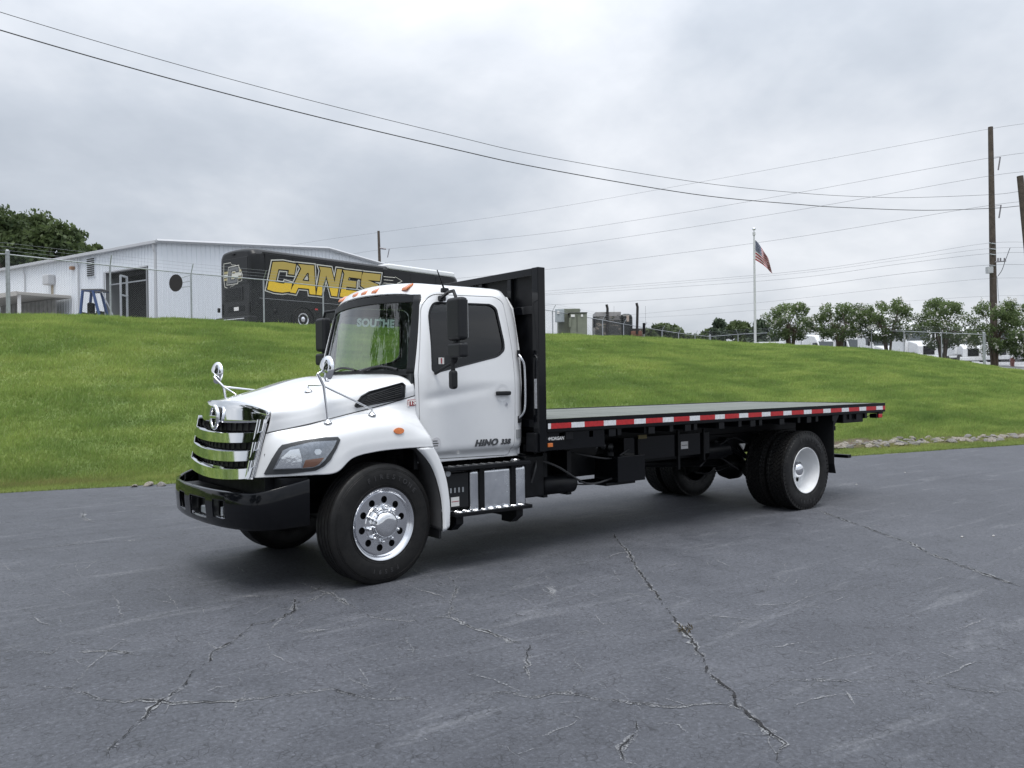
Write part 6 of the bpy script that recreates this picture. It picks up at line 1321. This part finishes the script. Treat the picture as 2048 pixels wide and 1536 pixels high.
wire([(-300, 24-93-3.7)]+[(x, 24+.31*x-4.07e-5*x*x) for x in (0, 300, 600, 900, 1080)]+[(1385,363),(1600,386),(1740,394),(1830,395),(1985,389),(2038,383)], (-300, 20), (2038, 42), .010, 'upper thin cable sweeping down across the sky from the top left')
wire([(-300, 60-90-3.7)]+[(x, 60+.30*x-4.15e-5*x*x) for x in (0, 300, 600, 900, 1080)]+[(1385,388),(1600,409),(1700,415.5),(1850,420.5),(1985,416.5),(2038,412)], (-300, 19), (2038, 42), .017, 'thick black cable sweeping down across the sky just below the thin one')
DA, DB = (757, 85), (1985, 52); FW = mat('wire_grey', (.10, .10, .11), .6)
for pts, r, lab in [([(560,494),(660,478),(757,465),(1080,420),(1600,328),(1978,258),(2100,242)], .013, 'topmost faint line between the far pole and the tall pole'), ([(690,511),(775,498),(1080,468),(1330,431),(1560,392),(1978,316),(2100,302)], .015, 'second line down between the far pole and the tall pole'), ([(770,525),(1080,498),(1560,426),(1978,352),(2100,342)], .015, 'third line down reaching the tall pole'), ([(880,560),(1093,539),(1560,479),(1978,411),(2100,401)], .015, 'fourth line down passing behind the flag'),
    ([(1000,588),(1093,582),(1560,546),(1800,514),(1980,486),(2100,486)], .012, 'uppermost of the bundle of low lines right of the headboard'), ([(1000,594),(1093,587),(1560,550),(1800,520),(1980,497),(2100,496)], .010, 'second of the bundle of low lines right of the headboard'), ([(1000,597),(1093,590),(1560,559),(1800,528),(1980,507),(2100,505)], .013, 'third of the bundle of low lines right of the headboard'), ([(1000,615),(1093,610),(1300,600),(1560,579),(1800,548),(1980,530),(2100,531)], .014, 'single line just above the exhaust stacks of the tractor'),
    ([(1200,633),(1290,627),(1560,601),(1800,574),(1980,557),(2100,557)], .010, 'faint line crossing the flagpole below its middle'), ([(1250,637),(1400,629),(1560,617),(1800,603),(1985,592),(2100,592)], .009, 'lowest faint line just above the flowering trees')]:
    wire(pts, DA, DB, r, lab, FW)
# small litter on the lot
PEB = mesh_of(MB().lathe([(-.006, .001), (0, .014), (.008, .010), (.011, .001)], n=7, axis='z'), 'pebble', mat('pebble_pale', (.42, .41, .40), .8))
for (px, py, w) in ((1924, 1075, 'pale pebble on the lot right of the rear wheels'), (1987, 1073, 'pebble beside the right edge of the photo'), (1810, 946, 'pale chip on the lot behind the mud flap'), (1713, 970, 'dark chip lying right of the rear tyre')):
    p = ground(px, py); o = bpy.data.objects.new('pebble', PEB); COL.objects.link(o); o.location = (p[0], p[1], .006); o.scale = (1.3, .9, 1); tag(o, w, 'pebble', 'pebbles on the lot')
# weed in the long crack
wd = ground(1366, 1262); wt = thing('weed_tuft', 'small brown weed growing out of the long crack', 'weed', (wd[0], wd[1], 0)); q = np.array(RNG.normal(size=(60, 3))*[.03, .03, .012]); q[:, 2] = abs(q[:, 2])+.006; leaves(q, .016, leaf_mat('weed_leaf', (.05, .04, .025), (.12, .10, .06)), 'weed_leaf', wt, aspect=.25)
